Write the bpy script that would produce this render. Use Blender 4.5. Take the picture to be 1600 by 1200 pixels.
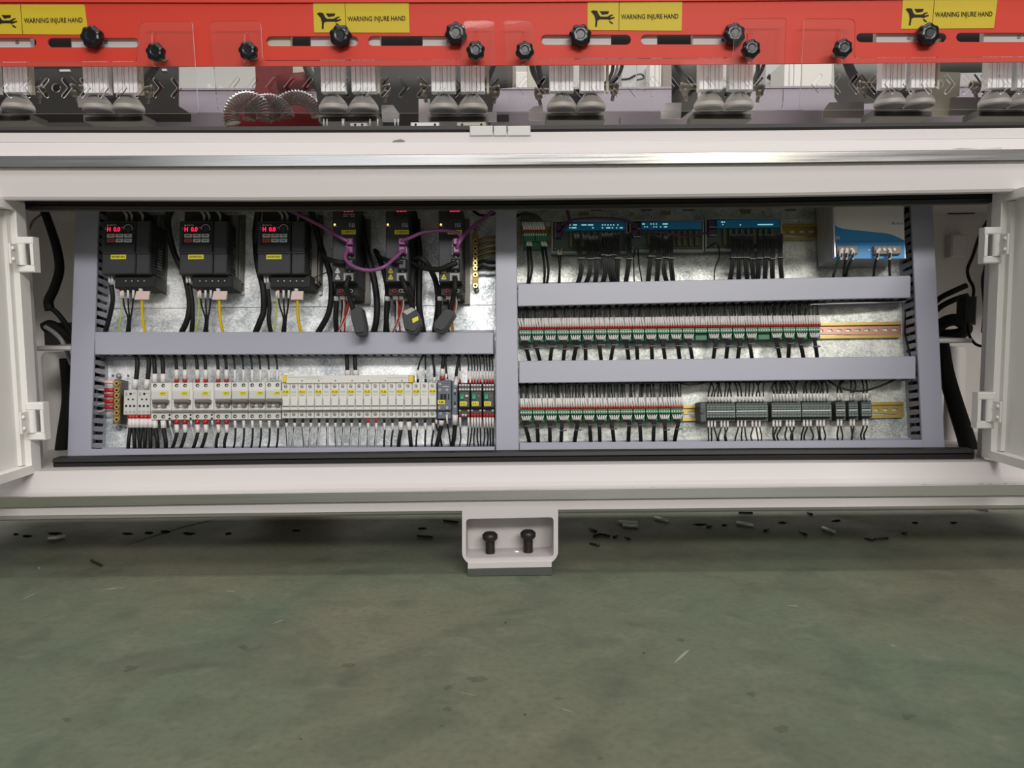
import bpy, bmesh, math, random
from mathutils import Matrix, Vector
random.seed(7)
for o in list(bpy.data.objects): bpy.data.objects.remove(o)
SC = bpy.context.scene
COL = SC.collection
R = math.radians
# ------------------------------------------------------------------ camera
FPX = 1250.0
CAM = Vector((0, 0, 0))
ROT = Matrix.Rotation(R(0.25), 4, 'Z') @ Matrix.Rotation(R(90 - 5.0), 4, 'X') @ Matrix.Rotation(R(-0.55), 4, 'Z')
R3 = ROT.to_3x3()
def ray(px, py): return R3 @ Vector(((px - 800) / FPX, (600 - py) / FPX, -1.0))
_r = ray(797, 901)
CAM = Vector((0, 0, -_r.z / _r.y * 1.50))
cd = bpy.data.cameras.new('camera'); cam = bpy.data.objects.new('camera', cd); COL.objects.link(cam)
cd.sensor_width = 36; cd.lens = FPX / 1600 * 36; cd.clip_start = 0.02; cd.clip_end = 100
cam.matrix_world = Matrix.Translation(CAM) @ ROT
SC.camera = cam
# ------------------------------------------------------------------ light
w = bpy.data.worlds.new('hall_air'); SC.world = w; w.use_nodes = True
wb = w.node_tree.nodes['Background']; wb.inputs[0].default_value = (0.97, 0.98, 1.0, 1); wb.inputs[1].default_value = 0.175
def area(name, loc, target, sx, sy, power, col=(1, 1, 1), spread=180):
    l = bpy.data.lights.new(name, 'AREA'); l.shape = 'RECTANGLE'; l.size = sx; l.size_y = sy; l.energy = power; l.color = col; l.spread = R(spread)
    o = bpy.data.objects.new(name, l); COL.objects.link(o); o.location = loc
    o.rotation_euler = (Vector(target) - Vector(loc)).to_track_quat('-Z', 'Y').to_euler(); o['kind'] = 'structure'
    return o
area('hall_lamp', (1.5, -5.2, 4.1), (-0.3, 1.4, 0.4), 5.0, 0.9, 425, (1, 0.975, 0.95))
area('hall_lamp', (0.4, -1.6, 5.2), (-0.4, 1.4, 0.4), 6.0, 0.8, 90, (1, 0.975, 0.95))
area('hall_lamp', (-0.2, 1.0, 5.0), (-0.2, 1.1, 0), 6.0, 0.5, 90, (1, 0.98, 0.95))
area('hall_lamp', (0.0, 4.4, 4.2), (0, 2.6, 0), 7.0, 0.8, 170, (1, 0.99, 0.98))
area('hall_window', (-2.05, -7.0, 2.05), (-1.2, 1.5, 0.6), 3.5, 1.3, 19, (0.93, 0.97, 1.0))
area('hall_window', (2.55, -7.0, 2.65), (1.2, 1.5, 0.6), 0.9, 1.9, 24, (1.0, 0.95, 0.76))
SC.view_settings.view_transform = 'Standard'; SC.view_settings.look = 'None'
SC.view_settings.gamma = 1.0; SC.view_settings.use_curve_mapping = False; SC.view_settings.exposure = 0.0
# ------------------------------------------------------------------ frames
class Frame:
    def __init__(s, origin, tilt):
        a = R(tilt); sn, cs = math.sin(a), math.cos(a)
        s.M = Matrix(((1, 0, 0, origin[0]), (0, sn, -cs, origin[1]), (0, cs, sn, origin[2]), (0, 0, 0, 1)))
        s.I = s.M.inverted(); s.c = s.I @ CAM; s.R = s.I.to_3x3()
    def at(s, px, py, d):
        r = s.R @ ray(px, py); t = (d - s.c.z) / r.z
        return (s.c.x + r.x * t, s.c.y + r.y * t)
    def p(s, px, py, d): return (*s.at(px, py, d), d)
    def rect(s, x0, y0, x1, y1, d):
        ym, xm = (y0 + y1) / 2, (x0 + x1) / 2
        return s.at(x0, ym, d)[0], s.at(x1, ym, d)[0], s.at(xm, y1, d)[1], s.at(xm, y0, d)[1]
FW = Frame((0, 0, 0), 0)
_q = FW.at(800, 712, -1.64)
TILT = 9.8
_n = Vector((0, -math.cos(R(TILT)), math.sin(R(TILT))))
FP = Frame(Vector((0, 1.64, _q[1])) - _n * 0.062, TILT)
K = 1.69 / FPX
# ------------------------------------------------------------------ materials
def lin(c): c /= 255.0; return c / 12.92 if c <= 0.04045 else ((c + 0.055) / 1.055) ** 2.4
def S(r, g, b, k=1.0): return (lin(r) * k, lin(g) * k, lin(b) * k, 1)
def mat(name, col, rough=0.5, metal=0.0, var=0.05, scale=20.0, bump=0.0, spec=0.5, emit=0.0, coat=0.0, stretch=None, rvar=0.0):
    m = bpy.data.materials.new(name); m.use_nodes = True; nt = m.node_tree; b = nt.nodes['Principled BSDF']
    b.inputs['Roughness'].default_value = rough; b.inputs['Metallic'].default_value = metal
    b.inputs['Specular IOR Level'].default_value = spec; b.inputs['Coat Weight'].default_value = coat
    if emit:
        b.inputs['Emission Color'].default_value = col; b.inputs['Emission Strength'].default_value = emit
    tc = nt.nodes.new('ShaderNodeTexCoord'); mp = nt.nodes.new('ShaderNodeMapping'); nz = nt.nodes.new('ShaderNodeTexNoise')
    if stretch: mp.inputs['Scale'].default_value = stretch
    geo = nt.nodes.new('ShaderNodeNewGeometry')
    nt.links.new(geo.outputs['Position'], mp.inputs[0]); nt.links.new(mp.outputs[0], nz.inputs[0])
    nz.inputs['Scale'].default_value = scale; nz.inputs['Detail'].default_value = 4
    mx = nt.nodes.new('ShaderNodeMix'); mx.data_type = 'RGBA'
    mx.inputs[6].default_value = tuple(c * (1 - var) for c in col[:3]) + (1,)
    mx.inputs[7].default_value = tuple(min(1, c * (1 + var)) for c in col[:3]) + (1,)
    nt.links.new(nz.outputs[0], mx.inputs[0]); nt.links.new(mx.outputs[2], b.inputs['Base Color'])
    if rvar:
        mr = nt.nodes.new('ShaderNodeMapRange'); mr.inputs[1].default_value = 0.3; mr.inputs[2].default_value = 0.7
        mr.inputs[3].default_value = rough - rvar; mr.inputs[4].default_value = rough + rvar
        nt.links.new(nz.outputs[0], mr.inputs[0]); nt.links.new(mr.outputs[0], b.inputs['Roughness'])
    if bump:
        bp = nt.nodes.new('ShaderNodeBump'); bp.inputs['Strength'].default_value = bump; bp.inputs['Distance'].default_value = 0.002
        nt.links.new(nz.outputs[0], bp.inputs['Height']); nt.links.new(bp.outputs[0], b.inputs['Normal'])
    return m
def galvanised(name, base):
    m = mat(name, base, 0.4, 0.5, 0.1, 6)
    nt = m.node_tree; b = nt.nodes['Principled BSDF']; geo = nt.nodes.new('ShaderNodeNewGeometry')
    vo = nt.nodes.new('ShaderNodeTexVoronoi'); vo.inputs['Scale'].default_value = 330; nt.links.new(geo.outputs['Position'], vo.inputs[0])
    nz = nt.nodes.new('ShaderNodeTexNoise'); nz.inputs['Scale'].default_value = 38; nz.inputs['Detail'].default_value = 8; nz.inputs['Distortion'].default_value = 0.6; nt.links.new(geo.outputs['Position'], nz.inputs[0])
    sep = nt.nodes.new('ShaderNodeSeparateColor'); nt.links.new(vo.outputs['Color'], sep.inputs[0])
    ad = nt.nodes.new('ShaderNodeMath'); ad.operation = 'MULTIPLY_ADD'; ad.inputs[1].default_value = 0.22
    n2 = nt.nodes.new('ShaderNodeTexNoise'); n2.inputs['Scale'].default_value = 11; n2.inputs['Detail'].default_value = 7; n2.inputs['Distortion'].default_value = 1.2; nt.links.new(geo.outputs['Position'], n2.inputs[0])
    a2 = nt.nodes.new('ShaderNodeMath'); a2.operation = 'MULTIPLY_ADD'; a2.inputs[1].default_value = 0.85; a3 = nt.nodes.new('ShaderNodeMath'); a3.operation = 'MULTIPLY'; a3.inputs[1].default_value = 0.45
    nt.links.new(nz.outputs[0], a3.inputs[0]); nt.links.new(n2.outputs[0], a2.inputs[0]); nt.links.new(a3.outputs[0], a2.inputs[2])
    nt.links.new(sep.outputs[0], ad.inputs[0]); nt.links.new(a2.outputs[0], ad.inputs[2])
    cr = nt.nodes.new('ShaderNodeValToRGB'); cr.color_ramp.elements[0].position = 0.50; cr.color_ramp.elements[1].position = 0.95
    cr.color_ramp.elements[0].color = tuple(c * q for c, q in zip(base[:3], (0.36, 0.40, 0.42))) + (1,); cr.color_ramp.elements[1].color = tuple(min(1, c * 1.25) for c in base[:3]) + (1,)
    nt.links.new(ad.outputs[0], cr.inputs[0]); nt.links.new(cr.outputs[0], b.inputs['Base Color'])
    mr = nt.nodes.new('ShaderNodeMapRange'); mr.inputs[3].default_value = 0.36; mr.inputs[4].default_value = 0.52
    nt.links.new(sep.outputs[1], mr.inputs[0]); nt.links.new(mr.outputs[0], b.inputs['Roughness'])
    bp = nt.nodes.new('ShaderNodeBump'); bp.inputs['Strength'].default_value = 0.12; bp.inputs['Distance'].default_value = 0.001
    nt.links.new(ad.outputs[0], bp.inputs['Height']); nt.links.new(bp.outputs[0], b.inputs['Normal'])
    return m
def acrylic(name, tint, diff, ior=1.17):
    m = bpy.data.materials.new(name); m.use_nodes = True; nt = m.node_tree; nt.nodes.clear()
    out = nt.nodes.new('ShaderNodeOutputMaterial'); tr = nt.nodes.new('ShaderNodeBsdfTransparent'); tr.inputs[0].default_value = tint
    gl = nt.nodes.new('ShaderNodeBsdfGlossy'); gl.inputs['Roughness'].default_value = 0.04 if ior > 1.15 else 0.3
    df = nt.nodes.new('ShaderNodeBsdfDiffuse'); df.inputs[0].default_value = (0.85, 0.83, 0.82, 1)
    fr = nt.nodes.new('ShaderNodeFresnel'); fr.inputs[0].default_value = ior
    m1 = nt.nodes.new('ShaderNodeMixShader'); m2 = nt.nodes.new('ShaderNodeMixShader'); m1.inputs[0].default_value = diff
    nt.links.new(tr.outputs[0], m1.inputs[1]); nt.links.new(df.outputs[0], m1.inputs[2])
    nt.links.new(fr.outputs[0], m2.inputs[0]); nt.links.new(m1.outputs[0], m2.inputs[1]); nt.links.new(gl.outputs[0], m2.inputs[2])
    nt.links.new(m2.outputs[0], out.inputs[0]); return m
def floor_mat():
    m = mat('painted_concrete', S(122, 128, 106), 0.5, 0, 0.06, 3.0, 0.03)
    nt = m.node_tree; b = nt.nodes['Principled BSDF']; geo = nt.nodes.new('ShaderNodeNewGeometry')
    def noise(sc, det, dist=0.0):
        n = nt.nodes.new('ShaderNodeTexNoise'); n.inputs['Scale'].default_value = sc; n.inputs['Detail'].default_value = det; n.inputs['Distortion'].default_value = dist
        nt.links.new(geo.outputs['Position'], n.inputs[0]); return n.outputs[0]
    def ramp(src, p0, p1, c0, c1):
        r = nt.nodes.new('ShaderNodeValToRGB'); r.color_ramp.elements[0].position = p0; r.color_ramp.elements[1].position = p1
        r.color_ramp.elements[0].color = c0; r.color_ramp.elements[1].color = c1; nt.links.new(src, r.inputs[0]); return r.outputs[0]
    def mix(f, a, c):
        x = nt.nodes.new('ShaderNodeMix'); x.data_type = 'RGBA'; nt.links.new(f, x.inputs[0])
        for i, v in ((6, a), (7, c)):
            if isinstance(v, tuple): x.inputs[i].default_value = v
            else: nt.links.new(v, x.inputs[i])
        return x.outputs[2]
    base = ramp(noise(1.6, 5, 0.6), 0.34, 0.66, S(90, 102, 82), S(108, 104, 86))
    c = mix(ramp(noise(5.5, 8, 1.0), 0.50, 0.72, (0, 0, 0, 1), (0.7, 0.7, 0.7, 1)), base, S(68, 76, 62))
    c = mix(ramp(noise(13, 10, 0.5), 0.52, 0.74, (0, 0, 0, 1), (0.32, 0.32, 0.32, 1)), c, S(60, 64, 52))
    c = mix(ramp(noise(17, 10, 0.4), 0.56, 0.74, (0, 0, 0, 1), (0.3, 0.3, 0.3, 1)), c, S(126, 128, 110))
    c = mix(ramp(noise(90, 6), 0.45, 0.7, (0, 0, 0, 1), (0.32, 0.32, 0.32, 1)), c, S(70, 72, 60))
    nt.links.new(c, b.inputs['Base Color'])
    r = ramp(noise(7, 5, 0.5), 0.35, 0.7, (0.58, 0.58, 0.58, 1), (0.75, 0.75, 0.75, 1)); nt.links.new(r, b.inputs['Roughness'])
    return m
M = dict(
    white=mat('white_paint', (0.545, 0.51, 0.496, 1), 0.5, 0, 0.03, 3.5, 0.015, spec=0.22),
    door=mat('door_paint', (0.74, 0.72, 0.685, 1), 0.5, 0, 0.02, 4, spec=0.3),
    inner=mat('cabinet_inner_paint', (0.78, 0.74, 0.70, 1), 0.5, 0, 0.05, 4),
    steel=mat('brushed_steel', (0.66, 0.65, 0.64, 1), 0.22, 1.0, 0.06, 8, 0.02, stretch=(0.6, 30, 30), rvar=0.05),
    rubber=mat('black_rubber', (0.009, 0.0085, 0.0085, 1), 0.55, 0, 0.1),
    red=mat('red_enamel', (0.50, 0.040, 0.022, 1), 0.5, 0, 0.04, 3, 0.01, spec=0.2),
    yellow=mat('yellow_sticker', (0.47, 0.35, 0.02, 1), 0.5, 0, 0.02, spec=0.2),
    ink=mat('sticker_ink', (0.015, 0.011, 0.006, 1), 0.6, spec=0.15),
    duct=mat('lavender_grey_pvc', (0.325, 0.325, 0.385, 1), 0.36, 0, 0.02, 5),
    galv=galvanised('spangled_zinc', (0.80, 0.84, 0.83, 1)),
    galv2=galvanised('dull_zinc', (0.36, 0.37, 0.35, 1)), galv3=galvanised('warm_zinc', (0.60, 0.60, 0.55, 1)),
    black=mat('black_plastic', (0.022, 0.022, 0.024, 1), 0.42, 0, 0.1),
    knob=mat('knob_plastic', (0.006, 0.006, 0.008, 1), 0.25, 0, 0.1, spec=0.35),
    drive=mat('charcoal_plastic', (0.036, 0.037, 0.041, 1), 0.5, 0, 0.05, 40, spec=0.28),
    drive2=mat('dark_charcoal_plastic', (0.018, 0.018, 0.019, 1), 0.55, 0, 0.05, 40, spec=0.25),
    heat=mat('cast_grey_metal', (0.16, 0.15, 0.13, 1), 0.5, 0.5, 0.1, 30),
    wire=mat('black_wire_sheath', (0.009, 0.009, 0.009, 1), 0.6, 0, 0.1, spec=0.3),
    greywire=mat('grey_wire_sheath', (0.036, 0.036, 0.037, 1), 0.5, 0, 0.1, spec=0.4),
    palewire=mat('pale_wire_sheath', (0.42, 0.42, 0.43, 1), 0.45, 0, 0.1),
    sleeve=mat('white_sleeve', (0.66, 0.62, 0.60, 1), 0.5, 0, 0.12, 300),
    redpl=mat('red_plastic', (0.42, 0.012, 0.012, 1), 0.4),
    ylabel=mat('yellow_label_tape', (0.66, 0.58, 0.02, 1), 0.5, 0, 0.02),
    breaker=mat('pale_grey_plastic', (0.60, 0.59, 0.55, 1), 0.45, 0, 0.03, 30),
    breaker2=mat('grey_white_plastic', (0.50, 0.50, 0.47, 1), 0.45, 0, 0.03, 30),
    toggle=mat('brown_grey_plastic', (0.16, 0.14, 0.13, 1), 0.4),
    screw=mat('screw_metal', (0.42, 0.41, 0.38, 1), 0.5, 0.6, 0.1),
    hole=mat('dark_hole', (0.01, 0.01, 0.01, 1), 0.8),
    green=mat('green_terminal_plastic', (0.012, 0.135, 0.055, 1), 0.42, 0, 0.05),
    green2=mat('bright_green_plastic', (0.02, 0.28, 0.13, 1), 0.4),
    brass=mat('brass', (0.62, 0.46, 0.18, 1), 0.3, 0.9, 0.1, 60), brassd=mat('tarnished_brass', (0.26, 0.19, 0.07, 1), 0.45, 0.7, 0.3, 60),
    zincy=mat('yellow_zinc_steel', (0.42, 0.31, 0.09, 1), 0.34, 0.8, 0.2, 25),
    zincp=mat('pink_gold_zinc_steel', (0.40, 0.22, 0.15, 1), 0.34, 0.8, 0.25, 14),
    blue=mat('blue_plastic', (0.012, 0.22, 0.50, 1), 0.4),
    psgrey=mat('warm_grey_plastic', (0.62, 0.60, 0.56, 1), 0.45),
    psmetal=mat('satin_aluminium', (0.50, 0.49, 0.50, 1), 0.4, 0.7, 0.05),
    pcb=mat('grey_green_board', (0.055, 0.085, 0.07, 1), 0.5, 0, 0.1, 60),
    frame=mat('grey_plastic_edge', (0.30, 0.30, 0.28, 1), 0.45),
    conn=mat('olive_connector', (0.10, 0.085, 0.03, 1), 0.5),
    purple=mat('purple_cable', (0.20, 0.055, 0.17, 1), 0.35),
    purpled=mat('dark_purple_cable', (0.055, 0.016, 0.06, 1), 0.4),
    pink=mat('pink_tag', (0.66, 0.50, 0.46, 1), 0.5),
    ywire=mat('yellow_wire', (0.68, 0.48, 0.01, 1), 0.4),
    ygwire=mat('yellow_green_wire', (0.48, 0.55, 0.06, 1), 0.4),
    rwire=mat('red_wire', (0.45, 0.02, 0.015, 1), 0.4),
    olive=mat('olive_wire', (0.17, 0.12, 0.03, 1), 0.4),
    led=mat('red_led', (1.0, 0.01, 0.06, 1), 0.5, emit=2.2),
    amber=mat('amber_led', (1.0, 0.35, 0.10, 1), 0.5, emit=3.0),
    cyan=mat('status_led', (0.45, 1.0, 0.9, 1), 0.5, emit=0.45),
    btn=mat('grey_key', (0.50, 0.50, 0.48, 1), 0.5), btnr=mat('red_key', (0.42, 0.05, 0.06, 1), 0.5), btnb=mat('pale_blue_key', (0.40, 0.55, 0.60, 1), 0.5),
    contact=mat('blue_grey_plastic', (0.085, 0.10, 0.13, 1), 0.45), termg=mat('grey_green_terminal', (0.15, 0.18, 0.17, 1), 0.5, 0, 0.08, 80),
    termd=mat('dark_green_grey_plastic', (0.05, 0.065, 0.06, 1), 0.5),
    alu=mat('silver_aluminium', (0.92, 0.93, 0.94, 1), 0.5, 0.0, 0.04, 20, stretch=(40, 40, 2)),
    cup=mat('grey_abrasive_cup', (0.23, 0.22, 0.20, 1), 0.65, 0, 0.06, 60, spec=0.3), cupb=mat('pale_cup_band', (0.38, 0.365, 0.34, 1), 0.5, 0, 0.03), mplate=mat('mid_grey_plate', (0.15, 0.145, 0.13, 1), 0.5, 0.2, 0.08, 10),
    dplate=mat('dark_steel_plate', (0.032, 0.030, 0.026, 1), 0.5, 0.3, 0.15, 8), lplate=mat('pale_steel_plate', (0.50, 0.50, 0.50, 1), 0.4, 0.4, 0.05, 12),
    oplate=mat('olive_cream_plate', (0.42, 0.41, 0.32, 1), 0.5, 0.0, 0.05, 12),
    beam=mat('lilac_grey_paint', (0.29, 0.26, 0.30, 1), 0.5, 0, 0.05, 6), beamd=mat('mauve_grey_paint', (0.12, 0.10, 0.112, 1), 0.55, 0, 0.08, 6),
    valve=mat('dull_brass_fitting', (0.20, 0.185, 0.14, 1), 0.4, 0.6, 0.2, 60), dred=mat('dark_red_enamel', (0.13, 0.008, 0.008, 1), 0.5, spec=0.25),
    wall=mat('cream_wall', (0.72, 0.70, 0.66, 1), 0.7, 0, 0.05, 2), wallg=mat('grey_sheet', (0.46, 0.46, 0.45, 1), 0.6, 0, 0.05, 3), brown=mat('brown_sheet', (0.25, 0.21, 0.18, 1), 0.6),
    pin=mat('bright_pin_steel', (0.75, 0.75, 0.72, 1), 0.35, 0.5), pad=mat('dark_rubber_pad', (0.06, 0.065, 0.06, 1), 0.6, 0, 0.15, 40),
    bolt=mat('black_oxide_bolt', (0.022, 0.019, 0.016, 1), 0.45, 0.3, 0.1), rust=mat('chipped_rust_edge', (0.16, 0.07, 0.03, 1), 0.8),
    clear=acrylic('clear_acrylic', (0.975, 0.97, 0.965, 1), 0.012), edge=acrylic('acrylic_cut_edge', (0.85, 0.85, 0.84, 1), 0.7),
    hose=acrylic('clear_ribbed_hose', (0.74, 0.66, 0.62, 1), 0.05, 1.10), floor=floor_mat(), oil=mat('oil_stain', (0.018, 0.018, 0.014, 1), 0.9, spec=0.0), scuff=mat('pale_scuff', S(140, 142, 124), 0.7, 0, 0.2, 60), smudge=acrylic('thin_dirt_film', (0.78, 0.79, 0.77, 1), 0.03, 1.02))
# ------------------------------------------------------------------ mesh builder
_tc = {}
def text_geo(body):
    if body in _tc: return _tc[body]
    cu = bpy.data.curves.new('writing', 'FONT'); cu.body = body; cu.size = 1; cu.offset = 0.015; cu.resolution_u = 3
    ob = bpy.data.objects.new('writing', cu); COL.objects.link(ob); me = bpy.data.meshes.new_from_object(ob)
    vs = [(v.co.x, v.co.y) for v in me.vertices]; fs = [tuple(p.vertices) for p in me.polygons]
    bpy.data.objects.remove(ob); bpy.data.curves.remove(cu); bpy.data.meshes.remove(me)
    x0 = min(v[0] for v in vs); x1 = max(v[0] for v in vs); y0 = min(v[1] for v in vs); y1 = max(v[1] for v in vs)
    g = ([((x - x0) / (x1 - x0), (y - y0) / (y1 - y0)) for x, y in vs], fs); _tc[body] = g; return g
def smooth_path(pts, n=5):
    P = [Vector(p) for p in pts]
    if len(P) < 3: return P
    out = []
    for i in range(len(P) - 1):
        a = P[i - 1] if i else P[0] * 2 - P[1]; b = P[i]; c = P[i + 1]; d = P[i + 2] if i + 2 < len(P) else P[-1] * 2 - P[-2]
        for k in range(n):
            t = k / n; out.append(0.5 * ((2 * b) + (c - a) * t + (2 * a - 5 * b + 4 * c - d) * t * t + (3 * b - a - 3 * c + d) * t ** 3))
    out.append(P[-1]); return out
class MB:
    def __init__(s): s.v = []; s.f = []; s.m = []; s.smooth = []
    def add(s, vs, fs, m=0, sm=False):
        n = len(s.v); s.v += [tuple(v) for v in vs]; s.f += [tuple(i + n for i in f) for f in fs]; s.m += [m] * len(fs); s.smooth += [sm] * len(fs); return s
    def hexa(s, back, front, m=0, c=0.0):
        # back/front: 4 (x,y,z), order bl, br, tr, tl
        if c > 0:
            ctr = sum((Vector(p) for p in front), Vector()) / 4
            f2 = []
            for p in front:
                q = Vector(p); f2.append((q.x + (c if q.x < ctr.x else -c), q.y + (c if q.y < ctr.y else -c), q.z))
            mid = [(p[0], p[1], p[2] - c) for p in front]
            vs = list(back) + mid + f2
            fs = [(3, 2, 1, 0), (8, 9, 10, 11)]
            for k in range(4):
                j = (k + 1) % 4; fs += [(k, j, 4 + j, 4 + k), (4 + k, 4 + j, 8 + j, 8 + k)]
            return s.add(vs, fs, m)
        vs = list(back) + list(front); fs = [(3, 2, 1, 0), (4, 5, 6, 7)] + [(k, (k + 1) % 4, 4 + (k + 1) % 4, 4 + k) for k in range(4)]
        return s.add(vs, fs, m)
    def box(s, x0, x1, y0, y1, z0, z1, m=0, c=0.0):
        if x0 > x1: x0, x1 = x1, x0
        if y0 > y1: y0, y1 = y1, y0
        if z0 > z1: z0, z1 = z1, z0
        r = lambda z: [(x0, y0, z), (x1, y0, z), (x1, y1, z), (x0, y1, z)]
        return s.hexa(r(z0), r(z1), m, c)
    def prism(s, poly, z0, z1, m=0):
        n = len(poly); a = sum(poly[i][0] * poly[(i + 1) % n][1] - poly[(i + 1) % n][0] * poly[i][1] for i in range(n))
        if a < 0: poly = poly[::-1]
        vs = [(x, y, z0) for x, y in poly] + [(x, y, z1) for x, y in poly]
        return s.add(vs, [tuple(range(n))[::-1], tuple(range(n, 2 * n))] + [(k, (k + 1) % n, n + (k + 1) % n, n + k) for k in range(n)], m)
    def cyl(s, cx, cy, z0, z1, r, n=12, m=0, r1=None):
        r1 = r if r1 is None else r1
        a = [2 * math.pi * k / n for k in range(n)]
        vs = [(cx + r * math.cos(t), cy + r * math.sin(t), z0) for t in a] + [(cx + r1 * math.cos(t), cy + r1 * math.sin(t), z1) for t in a]
        s.add(vs, [tuple(range(n))[::-1], tuple(range(n, 2 * n))], m)
        n0 = len(s.v) - 2 * n
        s.f += [(n0 + k, n0 + (k + 1) % n, n0 + n + (k + 1) % n, n0 + n + k) for k in range(n)]; s.m += [m] * n; s.smooth += [True] * n
        return s
    def lathe(s, cx, cz, prof, n=24, m=0, cap=True):
        # around the y axis, prof: (r, y)
        vs = []; fs = []
        for r, y in prof:
            for k in range(n):
                t = 2 * math.pi * k / n; vs.append((cx + r * math.cos(t), y, cz + r * math.sin(t)))
        for i in range(len(prof) - 1):
            for k in range(n): fs.append((i * n + k, i * n + (k + 1) % n, (i + 1) * n + (k + 1) % n, (i + 1) * n + k))
        s.add(vs, fs, m, True)
        if cap: s.add(vs[:n], [tuple(range(n))], m); s.add(vs[-n:], [tuple(range(n))[::-1]], m)
        return s
    def tube(s, pts, r, n=6, m=0, sm=4):
        P = smooth_path(pts, sm); rr = r if isinstance(r, (list, tuple)) else None
        vs = []; N = len(P); up = None
        for i, p in enumerate(P):
            t = (P[min(i + 1, N - 1)] - P[max(i - 1, 0)])
            if t.length < 1e-9: t = Vector((0, 1, 0))
            t.normalize()
            if up is None: up = Vector((0, 0, 1)) if abs(t.z) < 0.9 else Vector((1, 0, 0))
            a = t.cross(up); 
            if a.length < 1e-6: a = t.cross(Vector((1, 0.1, 0)))
            a.normalize(); b = a.cross(t).normalized(); up = b
            q = rr[0] + (rr[1] - rr[0]) * i / (N - 1) if rr else r
            for k in range(n):
                an = 2 * math.pi * k / n; vs.append(p + a * (q * math.cos(an)) + b * (q * math.sin(an)))
        fs = [(i * n + k, i * n + (k + 1) % n, (i + 1) * n + (k + 1) % n, (i + 1) * n + k) for i in range(N - 1) for k in range(n)]
        s.add(vs, fs, m, True)
        n0 = len(s.v) - N * n
        s.f += [tuple(n0 + k for k in range(n))[::-1], tuple(n0 + (N - 1) * n + k for k in range(n))]; s.m += [m, m]; s.smooth += [False, False]
        return s
    def sphere(s, c, r, m=0, n=8, sc=(1, 1, 1)):
        vs = [(c[0], c[1] + r * sc[1], c[2])]; fs = []
        L = n // 2
        for i in range(1, L):
            ph = math.pi * i / L
            for k in range(n):
                t = 2 * math.pi * k / n; vs.append((c[0] + r * sc[0] * math.sin(ph) * math.cos(t), c[1] + r * sc[1] * math.cos(ph), c[2] + r * sc[2] * math.sin(ph) * math.sin(t)))
        vs.append((c[0], c[1] - r * sc[1], c[2])); e = len(vs) - 1
        for k in range(n):
            fs.append((0, 1 + (k + 1) % n, 1 + k)); fs.append((e, e - n + k, e - n + (k + 1) % n))
        for i in range(L - 2):
            for k in range(n): fs.append((1 + i * n + k, 1 + i * n + (k + 1) % n, 1 + (i + 1) * n + (k + 1) % n, 1 + (i + 1) * n + k))
        return s.add(vs, fs, m, True)
    def torus(s, c, axis, R_, r, m=0, n=14, k=5):
        ax = Vector(axis).normalized(); a = ax.orthogonal().normalized(); b = ax.cross(a)
        vs = []; fs = []
        for i in range(n):
            t = 2 * math.pi * i / n; d = a * math.cos(t) + b * math.sin(t)
            for j in range(k):
                q = 2 * math.pi * j / k; vs.append(Vector(c) + d * (R_ + r * math.cos(q)) + ax * (r * math.sin(q)))
        for i in range(n):
            for j in range(k): fs.append((i * k + j, i * k + (j + 1) % k, ((i + 1) % n) * k + (j + 1) % k, ((i + 1) % n) * k + j))
        return s.add(vs, fs, m, True)
    def plate(s, outer, holes, z0, z1, m=0, me_=0):
        cu = bpy.data.curves.new('outline', 'CURVE'); cu.dimensions = '2D'; cu.fill_mode = 'BOTH'; cu.extrude = (z1 - z0) / 2
        for poly in [outer] + holes:
            sp = cu.splines.new('POLY'); sp.points.add(len(poly) - 1)
            for i, (x, y) in enumerate(poly): sp.points[i].co = (x, y, 0, 1)
            sp.use_cyclic_u = True
        ob = bpy.data.objects.new('outline', cu); COL.objects.link(ob); me = bpy.data.meshes.new_from_object(ob)
        zc = (z0 + z1) / 2; n = len(s.v)
        s.v += [(v.co.x, v.co.y, v.co.z + zc) for v in me.vertices]
        for p in me.polygons:
            s.f.append(tuple(i + n for i in p.vertices)); s.m.append(m if abs(p.normal.z) > 0.5 else me_); s.smooth.append(False)
        bpy.data.objects.remove(ob); bpy.data.curves.remove(cu); bpy.data.meshes.remove(me); return s
    def text(s, body, x0, x1, y0, y1, z, m=0):
        vs, fs = text_geo(body)
        return s.add([(x0 + x * (x1 - x0), y0 + y * (y1 - y0), z) for x, y in vs], fs, m)
def rounded(poly, r, n=4):
    out = []; N = len(poly)
    for i in range(N):
        p = Vector(poly[i]); a = Vector(poly[i - 1]); b = Vector(poly[(i + 1) % N]); rr = r[i] if isinstance(r, list) else r
        u = (a - p); w_ = (b - p); rr = min(rr, u.length * 0.45, w_.length * 0.45)
        if rr <= 0: out.append(tuple(p)); continue
        s0 = p + u.normalized() * rr; s1 = p + w_.normalized() * rr
        for k in range(n + 1):
            t = k / n; q = s0 * (1 - t) ** 2 + p * 2 * t * (1 - t) + s1 * t * t; out.append(tuple(q))
    return out
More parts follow.
